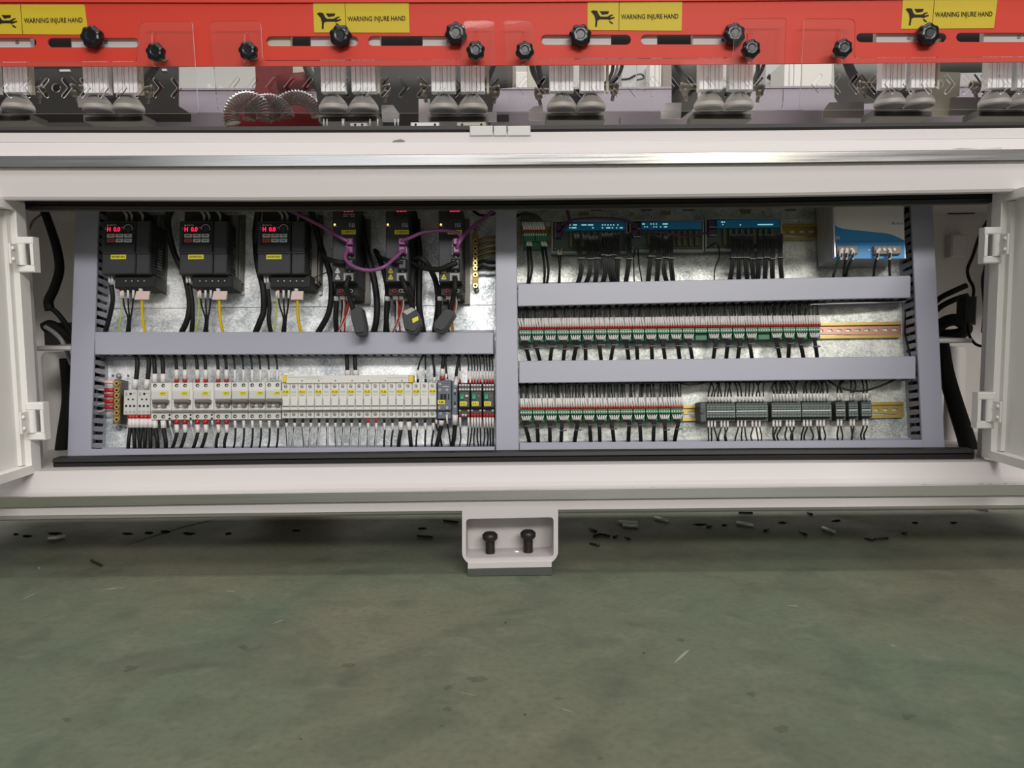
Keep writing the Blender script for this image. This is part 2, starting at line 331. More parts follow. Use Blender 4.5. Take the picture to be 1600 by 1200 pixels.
# ------------------------------------------------------------------ object helpers
def props(o, label=None, cat=None, group=None, kind=None):
    if label: o['label'] = label
    if cat: o['category'] = cat
    if group: o['group'] = group
    if kind: o['kind'] = kind
    return o
def mesh_obj(name, mb, mats, org, link=True):
    me = bpy.data.meshes.new(name); ox, oy, oz = org
    me.from_pydata([(x - ox, y - oy, z - oz) for x, y, z in mb.v], [], mb.f)
    if not isinstance(mats, (list, tuple)): mats = [mats]
    for m in mats: me.materials.append(M[m] if isinstance(m, str) else m)
    me.polygons.foreach_set('material_index', mb.m); me.polygons.foreach_set('use_smooth', mb.smooth); me.update()
    o = bpy.data.objects.new(name, me)
    if link: COL.objects.link(o)
    return o
class Thing:
    def __init__(s, name, label, cat, F, org, group=None, kind=None):
        s.F = F; s.org = tuple(org); s.o = bpy.data.objects.new(name, None); s.o.empty_display_size = 0.02; COL.objects.link(s.o)
        s.o.matrix_world = F.M @ Matrix.Translation(s.org); props(s.o, label, cat, group, kind)
    def part(s, name, mb, mats, parent=None, label=None, kind=None):
        o = mesh_obj(name, mb, mats, s.org); o.parent = parent or s.o; props(o, label, None, None, kind); return o
def solo(name, label, cat, F, org, mb, mats, group=None, kind=None):
    o = mesh_obj(name, mb, mats, org); o.matrix_world = F.M @ Matrix.Translation(tuple(org)); return props(o, label, cat, group, kind)
ORD = 'first second third fourth fifth sixth seventh eighth ninth tenth eleventh twelfth thirteenth fourteenth fifteenth sixteenth seventeenth eighteenth nineteenth twentieth twenty-first twenty-second twenty-third twenty-fourth twenty-fifth twenty-sixth twenty-seventh twenty-eighth twenty-ninth thirtieth thirty-first thirty-second thirty-third thirty-fourth'.split()
def pbox(mb, F, x0, y0, x1, y1, d0, d1, m=0, c=0.0):
    a, b, e, g = F.rect(x0, y0, x1, y1, d1); return mb.box(a, b, e, g, d0, d1, m, c)
def ppoly(F, pts, d): return [F.at(x, y, d) for x, y in pts]
def ptext(mb, F, body, x0, y0, x1, y1, d, m=0):
    a, b, e, g = F.rect(x0, y0, x1, y1, d); return mb.text(body, a, b, e, g, d, m)
def pcyl(mb, F, x, y, rpx, d0, d1, n=10, m=0):
    c = F.at(x, y, d1); return mb.cyl(c[0], c[1], d0, d1, rpx * K, n, m)
# ================================================================== the setting
fb = MB(); fb.box(-5, 5, -0.05, 0.0, -7.0, 3.0); o = mesh_obj('floor', fb, 'floor', (0, 0, 0)); o.matrix_world = FW.M; o['kind'] = 'structure'
fb = MB(); fb.box(-5, 5, 0, 4.5, -7.1, -7.0); o = mesh_obj('wall_back', fb, 'wall', (0, 0, 0)); o.matrix_world = FW.M; o['kind'] = 'structure'
# ================================================================== machine base
base = Thing('machine_base', 'long white machine base with steel trims around the open control cabinet', 'machine', FW, (0, 0, -1.6))
XS = (-260, 0, 400, 800, 1200, 1600, 1860)
def col3(a, b, c, x):   # a at 0, b at 800, c at 1600, parabola
    t = x / 800.0
    if t <= 0: return a + (b - a) * t
    if t >= 2: return c + (c - b) * (t - 2)
    return a * (t - 1) * (t - 2) / 2 - b * t * (t - 2) + c * t * (t - 1) / 2
def sweep(rows, back=None, x0=None, x1=None):
    """rows: (py0, py800, py1600, Y) of a profile drawn top to bottom; closed behind at depth back."""
    mb = MB(); vs = []; n = len(rows) + 2; back = back or max(r[3] for r in rows) + 0.03
    xs = [x for x in XS]
    if x0 is not None: xs = [x0] + [x for x in XS if x0 < x < x1] + [x1]
    for x in xs:
        pts = [(*FW.at(x, col3(a, b, c, x), -Y), -Y) for a, b, c, Y in rows]
        u = FW.at(x, 500, -1.55)[0]
        pts = [(u, p[1], p[2]) for p in pts]
        pts += [(u, pts[-1][1], -back), (u, pts[0][1], -back)]
        vs += pts
    fs = []
    for i in range(len(xs) - 1):
        for k in range(n): fs.append((i * n + k, i * n + (k + 1) % n, (i + 1) * n + (k + 1) % n, (i + 1) * n + k))
    fs += [tuple(range(n)), tuple(range((len(xs) - 1) * n, len(xs) * n))[::-1]]
    mb.add(vs, fs); return mb
base.part('edge_seal', sweep([(198, 196, 190, 1.575), (203, 202, 195, 1.568), (207.5, 206.5, 200, 1.572)], 1.62), 'rubber', label='black rubber seal along the ledge')
base.part('top_step', sweep([(207.5, 206.5, 200, 1.553), (222, 222, 216, 1.551)], 1.63), 'white')
base.part('ledge', sweep([(222.5, 222, 216.5, 1.532), (225, 224, 219, 1.526), (238, 236, 228, 1.517), (243.5, 240.5, 233, 1.508)], 1.63), 'white')
base.part('steel_trim', sweep([(244, 241, 233.5, 1.503), (260, 257, 249.5, 1.503)], 1.52), 'steel', label='bright steel strip above the cabinet')
base.part('upper_beam', sweep([(261, 258, 250.5, 1.516), (263, 260, 252.5, 1.514), (285, 284, 274, 1.512), (307, 306, 294, 1.511), (311.5, 310.5, 298.5, 1.514), (313.5, 312.5, 301, 1.522), (314, 313, 301.5, 1.59)], 1.66), 'white')
base.part('door_gasket', sweep([(314, 313, 301.5, 1.592), (320, 319, 307.5, 1.588), (321, 320, 308.5, 1.594), (322, 321, 309.5, 1.590), (327, 326, 315.5, 1.592)], 1.62, 30, 1562), 'rubber', label='black rubber seal above the opening')
base.part('gasket_lip', sweep([(327.2, 326.2, 315.7, 1.60), (328.8, 327.6, 317.2, 1.60)], 1.615, 30, 1562), 'heat')
base.part('door_gasket', sweep([(717.5, 706.5, 702, 1.592), (723.5, 712.5, 707.5, 1.588), (724.5, 713.5, 708.5, 1.594), (725.5, 714.5, 709.5, 1.590), (731, 721.5, 717, 1.592)], 1.62, 50, 1550), 'rubber', label='black rubber seal below the opening')
base.part('lower_beam', sweep([(731, 721.8, 717.3, 1.592), (737, 727, 721.5, 1.556), (750, 739, 733, 1.549), (764, 753, 746, 1.541), (771, 760, 752, 1.529), (776, 764.5, 756, 1.512), (777, 766, 757.3, 1.522)], 1.66), 'white')
base.part('steel_trim', sweep([(777.5, 766.2, 757.7, 1.503), (793, 781, 774, 1.503)], 1.522), 'steel', label='duller steel strip below the cabinet')
base.part('bottom_rail', sweep([(793.5, 781.5, 774.5, 1.512), (806, 797, 789, 1.512), (812, 800.5, 794, 1.522), (814, 803, 796, 1.545)], 1.66), 'white')
def paint_chip(x0, x1, pyf, seed, h=2.2):
    rnd = random.Random(seed); mb = MB(); Y = 1.5145 
    n = max(3, int((x1 - x0) / 7)); top = []; bot = []
    for i in range(n + 1):
        x = x0 + (x1 - x0) * i / n; y = pyf(x); e = 0.15 if i in (0, n) else rnd.uniform(0.4, 1)
        top.append(FW.at(x, y - h * e, -Y)); bot.append(FW.at(x, y + 1.0, -Y))
    mb.prism(top + bot[::-1], -Y - 0.004, -Y + 0.0005); return mb
for (pts, Y) in (([(612, 222), (616, 219.5), (626, 217.5), (633, 220), (630, 222.5)], 1.5505), ([(579, 241), (583, 238.2), (607, 237.8), (612, 239), (600, 239.8), (590, 241)], 1.516), ([(1480, 233.5), (1500, 231.8), (1530, 232.6), (1565, 231.4), (1566, 233.2)], 1.511)):
    g_ = MB(); g_.prism(ppoly(FW, pts, -Y), -Y - .003, -Y + .0006); base.part('stain', g_, 'heat', label='small grey stain on the white ledge')
low = lambda x: col3(777, 765.6, 757, x)
for i, (a, b) in enumerate(((0, 70), (150, 200), (580, 720), (760, 1060), (1390, 1465), (1505, 1600))):
    base.part('chipped_edge', paint_chip(a, b, low, i, 1.8), 'rust', label='brown chip where paint has worn off')
# cabinet shell
sh = MB(); X0 = FW.at(28, 500, -2.0)[0]; X1 = FW.at(1572, 500, -2.0)[0]
ZT = FW.at(800, 300, -1.62)[1]; ZB = FW.at(800, 722, -1.62)[1] - 0.012
sh.box(X0 - 0.01, X0, ZB, ZT, -2.06, -1.61)
base.part('cabinet_side', sh, 'inner')
sh = MB(); sh.box(X1, X1 + 0.01, ZB, ZT, -2.06, -1.61); base.part('cabinet_side', sh, 'inner')
sh = MB(); sh.box(X0, X1, ZB, ZT, -2.06, -2.05); base.part('cabinet_back', sh, 'inner')
sh = MB(); sh.box(X0, X1, ZT, ZT + 0.01, -2.06, -1.625); base.part('cabinet_ceiling', sh, 'inner')
sh = MB(); sh.box(X0, X1, ZB - 0.01, ZB, -2.06, -1.625); base.part('cabinet_floor', sh, 'inner')
for x0, x1, yy in ((53, 112, 545), (1464, 1520, 533)):
    sh = MB(); pbox(sh, FW, x0, yy - 4, x1, yy + 3, -1.99, -1.70, 0, 0.003); base.part('shelf_bar', sh, 'white')
for x0, x1, yt, yb in ((58, 98, 552, 722), (1488, 1518, 542, 716)):
    c = FW.at((x0 + x1) / 2, 600, -1.9); r_ = abs(FW.at(x1, 600, -1.9)[0] - c[0]); sh = MB()
    sh.lathe(c[0], -1.93, [(r_, ZB), (r_, FW.at(x0, yt, -1.9)[1] - 0.01), (r_ * 0.8, FW.at(x0, yt, -1.9)[1])], 20); base.part('post', sh, 'inner', label='pale round post in the cabinet corner')
for (x0, y0, x1, y1, mm) in ((1483, 328, 1524, 334, 'hole'), (1472, 320, 1498, 322, 'hole')):
    sh = MB(); pbox(sh, FW, x0, y0, x1, y1, -2.049, -2.04); base.part('slot', sh, mm)
sh = MB(); pbox(sh, FW, 1487, 366, 1512, 402, -2.05, -2.02, 0, 0.004); base.part('bracket', sh, 'inner')
for x0, x1 in ((-60, 44), (1546, 1660)):
    sh = MB(); q = FW.rect(x0, 300, x1, 730, -1.60); sh.box(q[0], q[1], ZB, ZT, -1.625, -1.60); base.part('door_jamb', sh, 'white')
# side shelf plates seen beside the ducts
# foot bracket
ft = MB(); Yf = 1.511
out = rounded(ppoly(FW, [(722, 789), (872, 787), (872, 868), (862, 880), (735, 884), (722, 871)], -Yf), [0.0, 0.0, 0.012, 0.008, 0.008, 0.012])
inn = rounded(ppoly(FW, [(728, 811), (865, 808), (865, 870), (728, 873)], -Yf), 0.008)
ft.plate(out, [inn], -Yf - 0.075, -Yf)
ft.prism(ppoly(FW, [(728, 811), (865, 808), (865, 872), (728, 875)], -Yf), -Yf - 0.075, -Yf - 0.066)
foot = base.part('foot_bracket', ft, 'white', label='white recessed foot bracket under the beam')
fl = MB(); fl.prism(ppoly(FW, [(731, 880), (862, 877), (862, 886), (731, 888.5)], -Yf + 0.004), -Yf - 0.08, -Yf + 0.004); base.part('foot_flange', fl, 'white')
pd = MB(); a, b, e, g = FW.rect(731, 888.5, 862, 900, -1.505); pd.prism([(a, 0.001), (b, 0.001), (b, g), (a, g)], -1.60, -1.503)
solo('rubber_pad', 'dark rubber pad on the floor under the white foot bracket', 'pad', FW, (a, 0.001, -1.55), pd, 'pad')
for bx, top, bot, lab in ((765.5, 832, 868, 'black bolt standing in the foot bracket, beside its blank side'), (825, 829, 866, 'black bolt standing in the foot bracket, next to a shiny pin')):
    Yb = 1.545; c = FW.at(bx, top, -Yb); cb = FW.at(bx, bot, -Yb); px = Yb / FPX
    t = Thing('bolt', lab, 'bolt', FW, (c[0], cb[1], -Yb), 'bolts in the foot bracket')
    h = MB(); h.lathe(c[0], -Yb, [(0.5 * px, c[1] + 0.0005), (9 * px, c[1]), (12.3 * px, c[1] - 0.004), (12.3 * px, c[1] - 0.012), (9.5 * px, c[1] - 0.016)], 6 * 2); t.part('bolt_head', h, 'bolt')
    h = MB(); h.lathe(c[0], -Yb, [(7.2 * px, c[1] - 0.012), (7.2 * px, cb[1])] , 14)
    for k in range(7):
        yy = c[1] - 0.020 - k * 0.0035; h.torus((c[0], yy, -Yb), (0, 1, 0), 7.2 * px, 0.0009, 0, 14, 4)
    t.part('shank', h, 'bolt')
# doors ------------------------------------------------------------
def door(n, side, lab):
    px_h = 50 if side < 0 else 1543
    Xh = FW.at(px_h, 520, -1.575)[0]
    yt = FW.at(40 if side < 0 else 1548, 317.5 if side < 0 else 304, -1.575)[1]; yb = FW.at(62 if side < 0 else 1533, 736 if side < 0 else 714, -1.575)[1]
    s = side; Z0 = -1.578; Z1 = -1.02
    t = Thing('cabinet_door', lab, 'door', FW, (Xh, yb, Z0), 'open cabinet doors')
    sk = MB(); sk.box(Xh + s * 0.020, Xh + s * 0.023, yb, yt, Z0, Z1); t.part('door_skin', sk, 'door')
    rim = 0.030
    for (a, b, c, d, nm) in ((yb, yt, Z0, Z0 + rim, 0), (yb, yt, Z1 - rim, Z1, 0), (yt - rim * .55, yt, Z0 + rim, Z1 - rim, 0), (yb, yb + rim * .55, Z0 + rim, Z1 - rim, 0)):
        r_ = MB(); r_.box(Xh, Xh + s * 0.020, a, b, c, d); t.part('door_rim', r_, 'door')
    g_ = MB(); g_.box(Xh + s * 0.012, Xh + s * 0.0201, yb + rim * .6, yt - rim * .6, Z0 + rim, Z0 + rim + 0.012); t.part('fold', g_, 'door')
    hs = ((371, 426), (628, 686)) if s < 0 else ((356, 412), (612, 668))
    for y0, y1 in hs:
        xx = px_h + (-16 if s < 0 else 12) * 0
        zt = FW.at(px_h, y0, -1.56)[1]; zb = FW.at(px_h, y1, -1.56)[1]; hh = zt - zb
        xi = Xh - s * 0.030; 
        h = MB()
        h.box(Xh + s * 0.004, xi, zt - hh * 0.2, zt, -1.566, -1.545, 0, 0.002); h.box(Xh + s * 0.004, xi, zb, zb + hh * 0.2, -1.566, -1.545, 0, 0.002)
        h.box(xi + s * 0.006, xi, zb + hh * .2, zt - hh * .2, -1.566, -1.545)
        hp = t.part('hinge', h, 'door', label='white offset hinge')
        h = MB(); h.lathe(Xh - s * 0.006, -1.548, [(0.008, zb + hh * 0.2), (0.008, zt - hh * 0.2)], 14); t.part('hinge_pin', h, 'door', parent=hp)
        h = MB(); h.box(Xh - s * 0.001, Xh - s * 0.005, zb + hh * 0.22, zt - hh * 0.22, -1.546, -1.515, 0, 0.001)
        t.part('hinge_leaf', h, 'door', parent=hp)
        for q in (0.35, 0.65):
            h = MB(); h.sphere((Xh - s * 0.005, zb + hh * q, -1.522), 0.004); t.part('rivet', h, 'door', parent=hp)
door(1, -1, 'open white cabinet door beside the three inverters')
door(2, 1, 'open white cabinet door beside the blue power supply')
# ================================================================== panel plates
PT = 318; 
def V(px, py, d): return FP.at(px, py, d)
u_l = V(142, 500, 0)[0] - 0.03; u_r = V(1450, 500, 0)[0] + 0.012; v_b = V(800, 716, 0.0)[1] - 0.01; v_t = V(800, 322, 0.0)[1] + 0.03
v_s = V(450, 480, 0)[1]; u_c = V(792, 500, 0)[0]
pl = Thing('mounting_plate', 'spangled galvanised plate that carries all the electrical gear', 'panel', FP, (0, v_b, 0))
p_ = MB(); p_.box(u_l, u_c, v_b, v_s, -0.004, 0); pl.part('lower_sheet', p_, 'galv')
p_ = MB(); p_.box(u_l, u_c, v_s + 0.0005, v_t, -0.004, 0.003); pl.part('upper_sheet', p_, 'galv')
p_ = MB(); p_.box(u_c, u_r, v_b, v_t, -0.004, 0); pl.part('wide_sheet', p_, 'galv3')
p_ = MB(); a, b, e, g = FP.rect(812, 326, 1275, 343, 0.004); p_.box(a, b, e, g + 0.02, 0.0005, 0.004); pl.part('top_flange', p_, 'galv2')
p_ = MB()
for x in (850, 932, 1010, 1075, 1165, 1235):
    pbox(p_, FP, x - 9, 327.5, x + 9, 329.2, 0.0042, 0.0046, 0)
pl.part('slot_marks', p_, 'hole')
for x, y in ((912, 334), (1040, 332.5), (1165, 331)):
    p_ = MB(); pbox(p_, FP, x - 8, y - 3, x + 8, y + 3, 0.004, 0.0046); pl.part('sticker', p_, 'olive')
for x, y in ((988, 334), (1193, 331.5), (176, 587), (200, 587), (184, 669), (196, 668)):
    p_ = MB(); pcyl(p_, FP, x, y, 2.0, 0.0, 0.006 if y < 500 else 0.002, 8); pl.part('screw', p_, 'heat')
# ================================================================== wiring ducts
D1 = 0.062
def fingers_h(t, xl, xr, yl, yr, up, pitch=13.1):
    """slotted long wall of a level duct; yl, yr: the cover's edge; the wall stands on the plate"""
    a = FP.at(xl, yl, D1); b = FP.at(xr, yr, D1); L = b[0] - a[0]; pw = pitch * K; n = int(L / pw); mb = MB()
    for i in range(n):
        u = a[0] + (i + 0.15) * pw; v = a[1] + (b[1] - a[1]) * (u - a[0]) / L
        v0 = v + (0.001 if up < 0 else -0.003); mb.box(u, u + pw * 0.55, v0, v0 + 0.002, 0.014, D1 - 0.006)
    mb.box(a[0], b[0], min(a[1], b[1]) + 0.001, max(a[1], b[1]) + 0.0035, 0.0, 0.014)
    return t.part('slotted_wall', mb, 'duct', kind='stuff')
def duct_h(label, xl, tl, bl, xr, tr, br, lo=True, hi=True):
    P_ = [FP.at(xl, bl, D1), FP.at(xr, br, D1), FP.at(xr, tr, D1), FP.at(xl, tl, D1)]
    t = Thing('wiring_duct', label, 'duct', FP, (P_[0][0], P_[0][1], 0), 'lavender grey wiring ducts')
    mb = MB(); mb.hexa([(x, y, D1 - 0.007) for x, y in P_], [(x, y, D1) for x, y in P_], 0, 0.0012); t.part('duct_cover', mb, 'duct')
    if lo: fingers_h(t, xl, xr, bl, br, -1)
    if hi: fingers_h(t, xl, xr, tl, tr, 1)
    mb = MB(); mb.hexa([(x, y, 0.0) for x, y in P_], [(x, y, 0.002) for x, y in P_]); t.part('duct_floor', mb, 'duct')
    # wires lying in the duct
    mb = MB(); rnd = random.Random(int(xl + tl))
    for k in range(9):
        q = (k + 0.6) / 9.6; pts = []
        for j in range(9):
            s_ = j / 8; u = P_[0][0] + (P_[1][0] - P_[0][0]) * s_; v0 = P_[0][1] + (P_[1][1] - P_[0][1]) * s_; v1 = P_[3][1] + (P_[2][1] - P_[3][1]) * s_
            pts.append((u, v0 + (v1 - v0) * (q + rnd.uniform(-.03, .03)), 0.022 + rnd.uniform(-.012, .016)))
        mb.tube(pts, 0.0032, 5, 0, 2)
    solo('wires_in_duct', 'black wires lying inside the ' + label.split(',')[0], 'wires', FP, (P_[0][0], P_[0][1], 0), mb, 'wire', kind='stuff')
    return t
def duct_v(label, tl, tr, bl, br, walls):
    """tl.. are x pixels at y=330 and y=714"""
    yt, yb = 318, 716
    f = lambda a, b, y: a + (b - a) * (y - 330) / (714 - 330)
    P_ = [FP.at(f(tl, bl, yb), yb, D1), FP.at(f(tr, br, yb), yb, D1), FP.at(f(tr, br, yt), yt, D1), FP.at(f(tl, bl, yt), yt, D1)]
    t = Thing('wiring_duct', label, 'duct', FP, (P_[0][0], P_[0][1], 0), 'lavender grey wiring ducts')
    mb = MB(); mb.hexa([(x, y, D1 - 0.006) for x, y in P_], [(x, y, D1 + 0.0005) for x, y in P_], 0, 0.0012); t.part('duct_cover', mb, 'duct')
    for side in walls:
        i, j = (1, 2) if side > 0 else (0, 3)
        a, b = P_[i], P_[j]; L = b[1] - a[1]; pw = 13.0 * K; n = int(L / pw)
        first = None
        for k in range(n):
            v = a[1] + (k + 0.2) * pw; u = a[0] + (b[0] - a[0]) * (v - a[1]) / L - side * 0.002
            # fingers with tapered slots between: each one is a piece
            mb = MB(); mb.add([(u + dx, v + dv, dz) for dx in (-0.001, 0.001) for dv, dz in ((0, 0.010), (pw * 0.62, 0.010), (pw * 0.62, 0.044), (pw * 0.54, 0.050), (pw * 0.54, D1 - 0.006), (pw * 0.08, D1 - 0.006), (pw * 0.08, 0.050), (0, 0.044))],
                   [tuple(range(8)), tuple(range(8, 16))[::-1]] + [(q, (q + 1) % 8, 8 + (q + 1) % 8, 8 + q)[::-1] for q in range(8)])
            t.part('duct_finger', mb, 'duct')
        mb = MB(); mb.hexa([(a[0] - side * 0.003, a[1], 0), (a[0] - side * 0.001, a[1], 0), (b[0] - side * 0.001, b[1], 0), (b[0] - side * 0.003, b[1], 0)],
                           [(a[0] - side * 0.003, a[1], 0.010), (a[0] - side * 0.001, a[1], 0.010), (b[0] - side * 0.001, b[1], 0.010), (b[0] - side * 0.003, b[1], 0.010)])
        t.part('duct_wall', mb, 'duct')
    mb = MB(); rnd = random.Random(int(tl))
    for k in range(6):
        q = (k + 0.6) / 6.6; pts = []
        for j in range(9):
            s_ = j / 8; w0 = (P_[0][0] + (P_[3][0] - P_[0][0]) * s_, P_[0][1] + (P_[3][1] - P_[0][1]) * s_); w1 = P_[1][0] + (P_[2][0] - P_[1][0]) * s_
            pts.append((w0[0] + (w1 - w0[0]) * (q + rnd.uniform(-.04, .04)), w0[1], 0.022 + rnd.uniform(-.012, .016)))
        mb.tube(pts, 0.0042, 5, 0, 2)
    solo('wires_in_duct', 'black wires lying inside the ' + label.split(',')[0], 'wires', FP, (P_[0][0], P_[0][1], 0), mb, 'wire', kind='stuff')
duct_v('upright grey duct next to the brass bar with red lugs, inverter side', 118, 154.5, 105, 141.5, (1,))
duct_v('middle upright grey duct between the relays and the green terminals', 774, 807, 775, 811, (-1, 1))
duct_v('upright grey duct beyond the power supply, widest at its foot', 1423, 1458, 1442, 1477, (-1,))
duct_h('level grey duct between the inverters and the breakers', 148, 518.5, 554, 771, 519, 553)
duct_h('thin level grey duct under the breaker row', 139, 701.5, 718, 773, 697.5, 709, False)
duct_h('level grey duct between the circuit boards and the upper green terminals', 809, 443.5, 478.5, 1423, 430.5, 465)
duct_h('level grey duct between the two rows of green terminals', 811, 564, 598.5, 1431, 556.5, 592)
duct_h('thin level grey duct under the lower green terminals', 811.5, 691.5, 707, 1442, 687, 703.5, False)
# ================================================================== DIN rails
def rail(label, xl, xr, yl, yr, hl, m, slots=True, d=0.0):
    """rail centre line from (xl,yl) to (xr,yr); hl half height px"""
    t = Thing('mounting_rail', label, 'rail', FP, FP.p(xl, yl, 0), 'slotted mounting rails')
    def strip(o0, o1, d0, d1, holes=False):
        A = [FP.at(xl, yl + o1, d1), FP.at(xr, yr + o1, d1), FP.at(xr, yr + o0, d1), FP.at(xl, yl + o0, d1)]; mb = MB()
        if holes:
            hs = []; x = xl + 6
            while x < xr - 8:
                y = yl + (yr - yl) * (x - xl) / (xr - xl); c = FP.at(x, y, d1); hs.append(rounded([(c[0] - .0058, c[1] - .0028), (c[0] + .0058, c[1] - .0028), (c[0] + .0058, c[1] + .0028), (c[0] - .0058, c[1] + .0028)], 0.0025, 3)); x += 14.5
            mb.plate(A, hs, d0, d1)
        else: mb.hexa([(x, y, d0) for x, y in A], [(x, y, d1) for x, y in A])
        return mb
    t.part('rail_web', strip(-hl * .66, hl * .66, 0.0015, 0.003, slots), m)
    t.part('rail_flange', strip(-hl, -hl * .66, 0.008, 0.0095), 'zincy'); t.part('rail_flange', strip(hl * .66, hl, 0.008, 0.0095), 'zincy')
    for s_ in (-.66, .66): t.part('rail_step', strip(hl * s_ - .5, hl * s_ + .5, 0.001, 0.009), m)
    return t
rail('yellow slotted rail behind the circuit boards, ending by the power supply', 812, 1284, 367, 362, 13, 'zincy')
rail('pink gold slotted rail behind the upper green terminals', 812, 1408, 523, 515, 12.5, 'zincp')
rail('yellow slotted rail behind the lower green and grey terminals', 812, 1412, 649.5, 640, 12.5, 'zincy')
rail('slotted rail hidden behind the breaker row', 192, 772, 632, 626, 12.5, 'zincy', False)
# ================================================================== inverters
def wire3(name, label, cat, group, pts, r, m='wire', sleeve=None, ferr=None, F=FP, n=6, sr=1.25, fm='redpl'):
    """pts: (px,py,d) list; sleeve/ferr: pixel point lists of the sleeve and the ferrule"""
    P_ = [F.p(*q) for q in pts]
    t = Thing(name, label, cat, F, P_[-1], group)
    t.part('wire_sheath', MB().tube(P_, r, n, 0, 4), m)
    if sleeve: t.part('marker_sleeve', MB().tube([F.p(*q) for q in sleeve], r * sr + 0.0004, 6, 0, 2), 'sleeve')
    if ferr: t.part('ferrule', MB().tube([F.p(*q) for q in ferr], r * sr * 0.95 + 0.0004, 6, 0, 2), fm)
    return t
def inverter(i, x0, nscr):
    nm = ORD[i]; D = 0.092; cw = 74.5
    lab = ('charcoal inverter nearest the door, its yellow tag lowest in number', 'charcoal inverter in the middle of the three', 'charcoal inverter next to the slim servo drives')[i]
    t = Thing('inverter', lab, 'inverter', FP, FP.p(x0 + 37, 452, 0.003), 'charcoal inverters with red digits')
    b = MB(); b.box(*(lambda q: (q[0] + 0.001, q[1] - 0.001, q[2], q[3]))(FP.rect(x0, 345, x0 + cw, 428, D)), 0.012, D - 0.012)
    # side fins
    a = FP.rect(x0, 345, x0 + cw, 428, D)
    for k in range(13):
        v = a[2] + (a[3] - a[2]) * (0.04 + k * 0.05); b.box(a[1] - 0.001, a[1] + 0.0012, v, v + 0.0032, 0.03, D - 0.020, 1)
    b.box(a[1] - 0.001, a[1] + 0.001, a[2] + 0.02, a[2] + 0.065, 0.034, 0.05, 2)
    t.part('housing', b, ['drive2', 'drive', 'frame'])
    c = MB(); pbox(c, FP, x0, 345, x0 + 52, 393, D - 0.012, D, 0, 0.002); pbox(c, FP, x0, 396, x0 + 52, 428, D - 0.012, D, 0, 0.002)
    pbox(c, FP, x0 + 0.5, 393, x0 + 52, 396, D - 0.012, D - 0.002); fc = t.part('front_cover', c, 'drive')
    c = MB(); pbox(c, FP, x0 + 53.3, 345, x0 + cw, 393, D - 0.012, D, 0, 0.002); pbox(c, FP, x0 + 53.3, 396, x0 + cw, 428, D - 0.012, D, 0, 0.002)
    pbox(c, FP, x0 + 53.5, 393, x0 + cw - .5, 396, D - 0.012, D - 0.002); t.part('side_cover', c, 'drive')
    kp = MB(); pbox(kp, FP, x0 + 4.5, 348.5, x0 + 50, 382.5, D, D + 0.0015, 0, 0.0008); kpo = t.part('keypad', kp, 'drive2')
    e = D + 0.0016
    dg = MB(); ptext(dg, FP, 'H', x0 + 8.5, 354.8, x0 + 13.5, 361.6, e + .0003); ptext(dg, FP, '0.0', x0 + 18.5, 354.8, x0 + 28.5, 361.6, e + .0003)
    t.part('digits', dg, 'led', parent=kpo, label='glowing red digits')
    dl = MB(); pcyl(dl, FP, x0 + 41, 357.5, 4.6, D + .001, D + .007, 16); t.part('dial', dl, 'black', parent=kpo)
    ar = MB(); cc = FP.at(x0 + 41, 357.5, e); pts = [(cc[0] + 6.6 * K * math.cos(R(q)), cc[1] + 6.6 * K * math.sin(R(q)), e) for q in range(190, -35, -15)]
    ar.tube(pts, 0.0008, 4, 0, 1); t.part('dial_scale', ar, 'sleeve', parent=kpo)
    lg = MB(); lg.prism([FP.at(x0 + 7.5, 353, e), FP.at(x0 + 11, 353, e), FP.at(x0 + 9.2, 349.8, e)], D + .001, e); ptext(lg, FP, 'DELTA', x0 + 12, 350.6, x0 + 23, 352.8, e)
    pbox(lg, FP, x0 + 4.8, 355.5, x0 + 6.6, 356.2, D + .001, e); pbox(lg, FP, x0 + 4.8, 358, x0 + 6.6, 358.7, D + .001, e); pbox(lg, FP, x0 + 30, 355.3, x0 + 34, 356, D + .001, e)
    t.part('brand_print', lg, 'btn', parent=kpo)
    for r_, (ya, yb) in enumerate(((365.2, 371), (372.8, 378.4))):
        for q, (xa, xb) in enumerate(((7.8, 20), (21.4, 33.4), (34.6, 46.6))):
            bt = MB(); pbox(bt, FP, x0 + xa, ya, x0 + xb, yb, D + .001, D + .003, 0, .0006)
            pbox(bt, FP, x0 + xa + 3, ya + 2, x0 + xb - 3, ya + 3.2, D + .003, D + .0032, 1)
            t.part('key', bt, ['btnr' if (r_ and q == 0) else ('btnb' if (r_ and q == 2) else 'btn'), 'drive'], parent=kpo)
    lb = MB(); pbox(lb, FP, x0 + 14, 397.8, x0 + 38, 405, D, D + .0008); ptext(lb, FP, 'INVERTER%d' % (i + 1), x0 + 16, 399.8, x0 + 36, 403, D + .001, 1)
    t.part('yellow_label', lb, ['ylabel', 'ink'], parent=fc)
    # lower terminals
    D2 = 0.075; tb = MB(); pbox(tb, FP, x0 + 20, 430.5, x0 + cw + 9, 449.5, 0.02, D2, 0, .002); tbo = t.part('terminal_block', tb, 'drive2')
    for k in range(nscr):
        s_ = MB(); pcyl(s_, FP, x0 + 37 + k * 9.6 - (5 if nscr > 4 else 0), 438.5, 2.9, D2 - .002, D2 + .001, 10, 1); pcyl(s_, FP, x0 + 37.4 + k * 9.6 - (5 if nscr > 4 else 0), 439, 1.15, D2, D2 + .0016, 8, 0)
        t.part('terminal_screw', s_, ['screw', 'hole'], parent=tbo)
    # upper terminals and lugs
    ub = MB(); pbox(ub, FP, x0 + 8, 330, x0 + 66, 346.5, 0.02, 0.07, 0, .002); t.part('upper_terminal_block', ub, 'drive2')
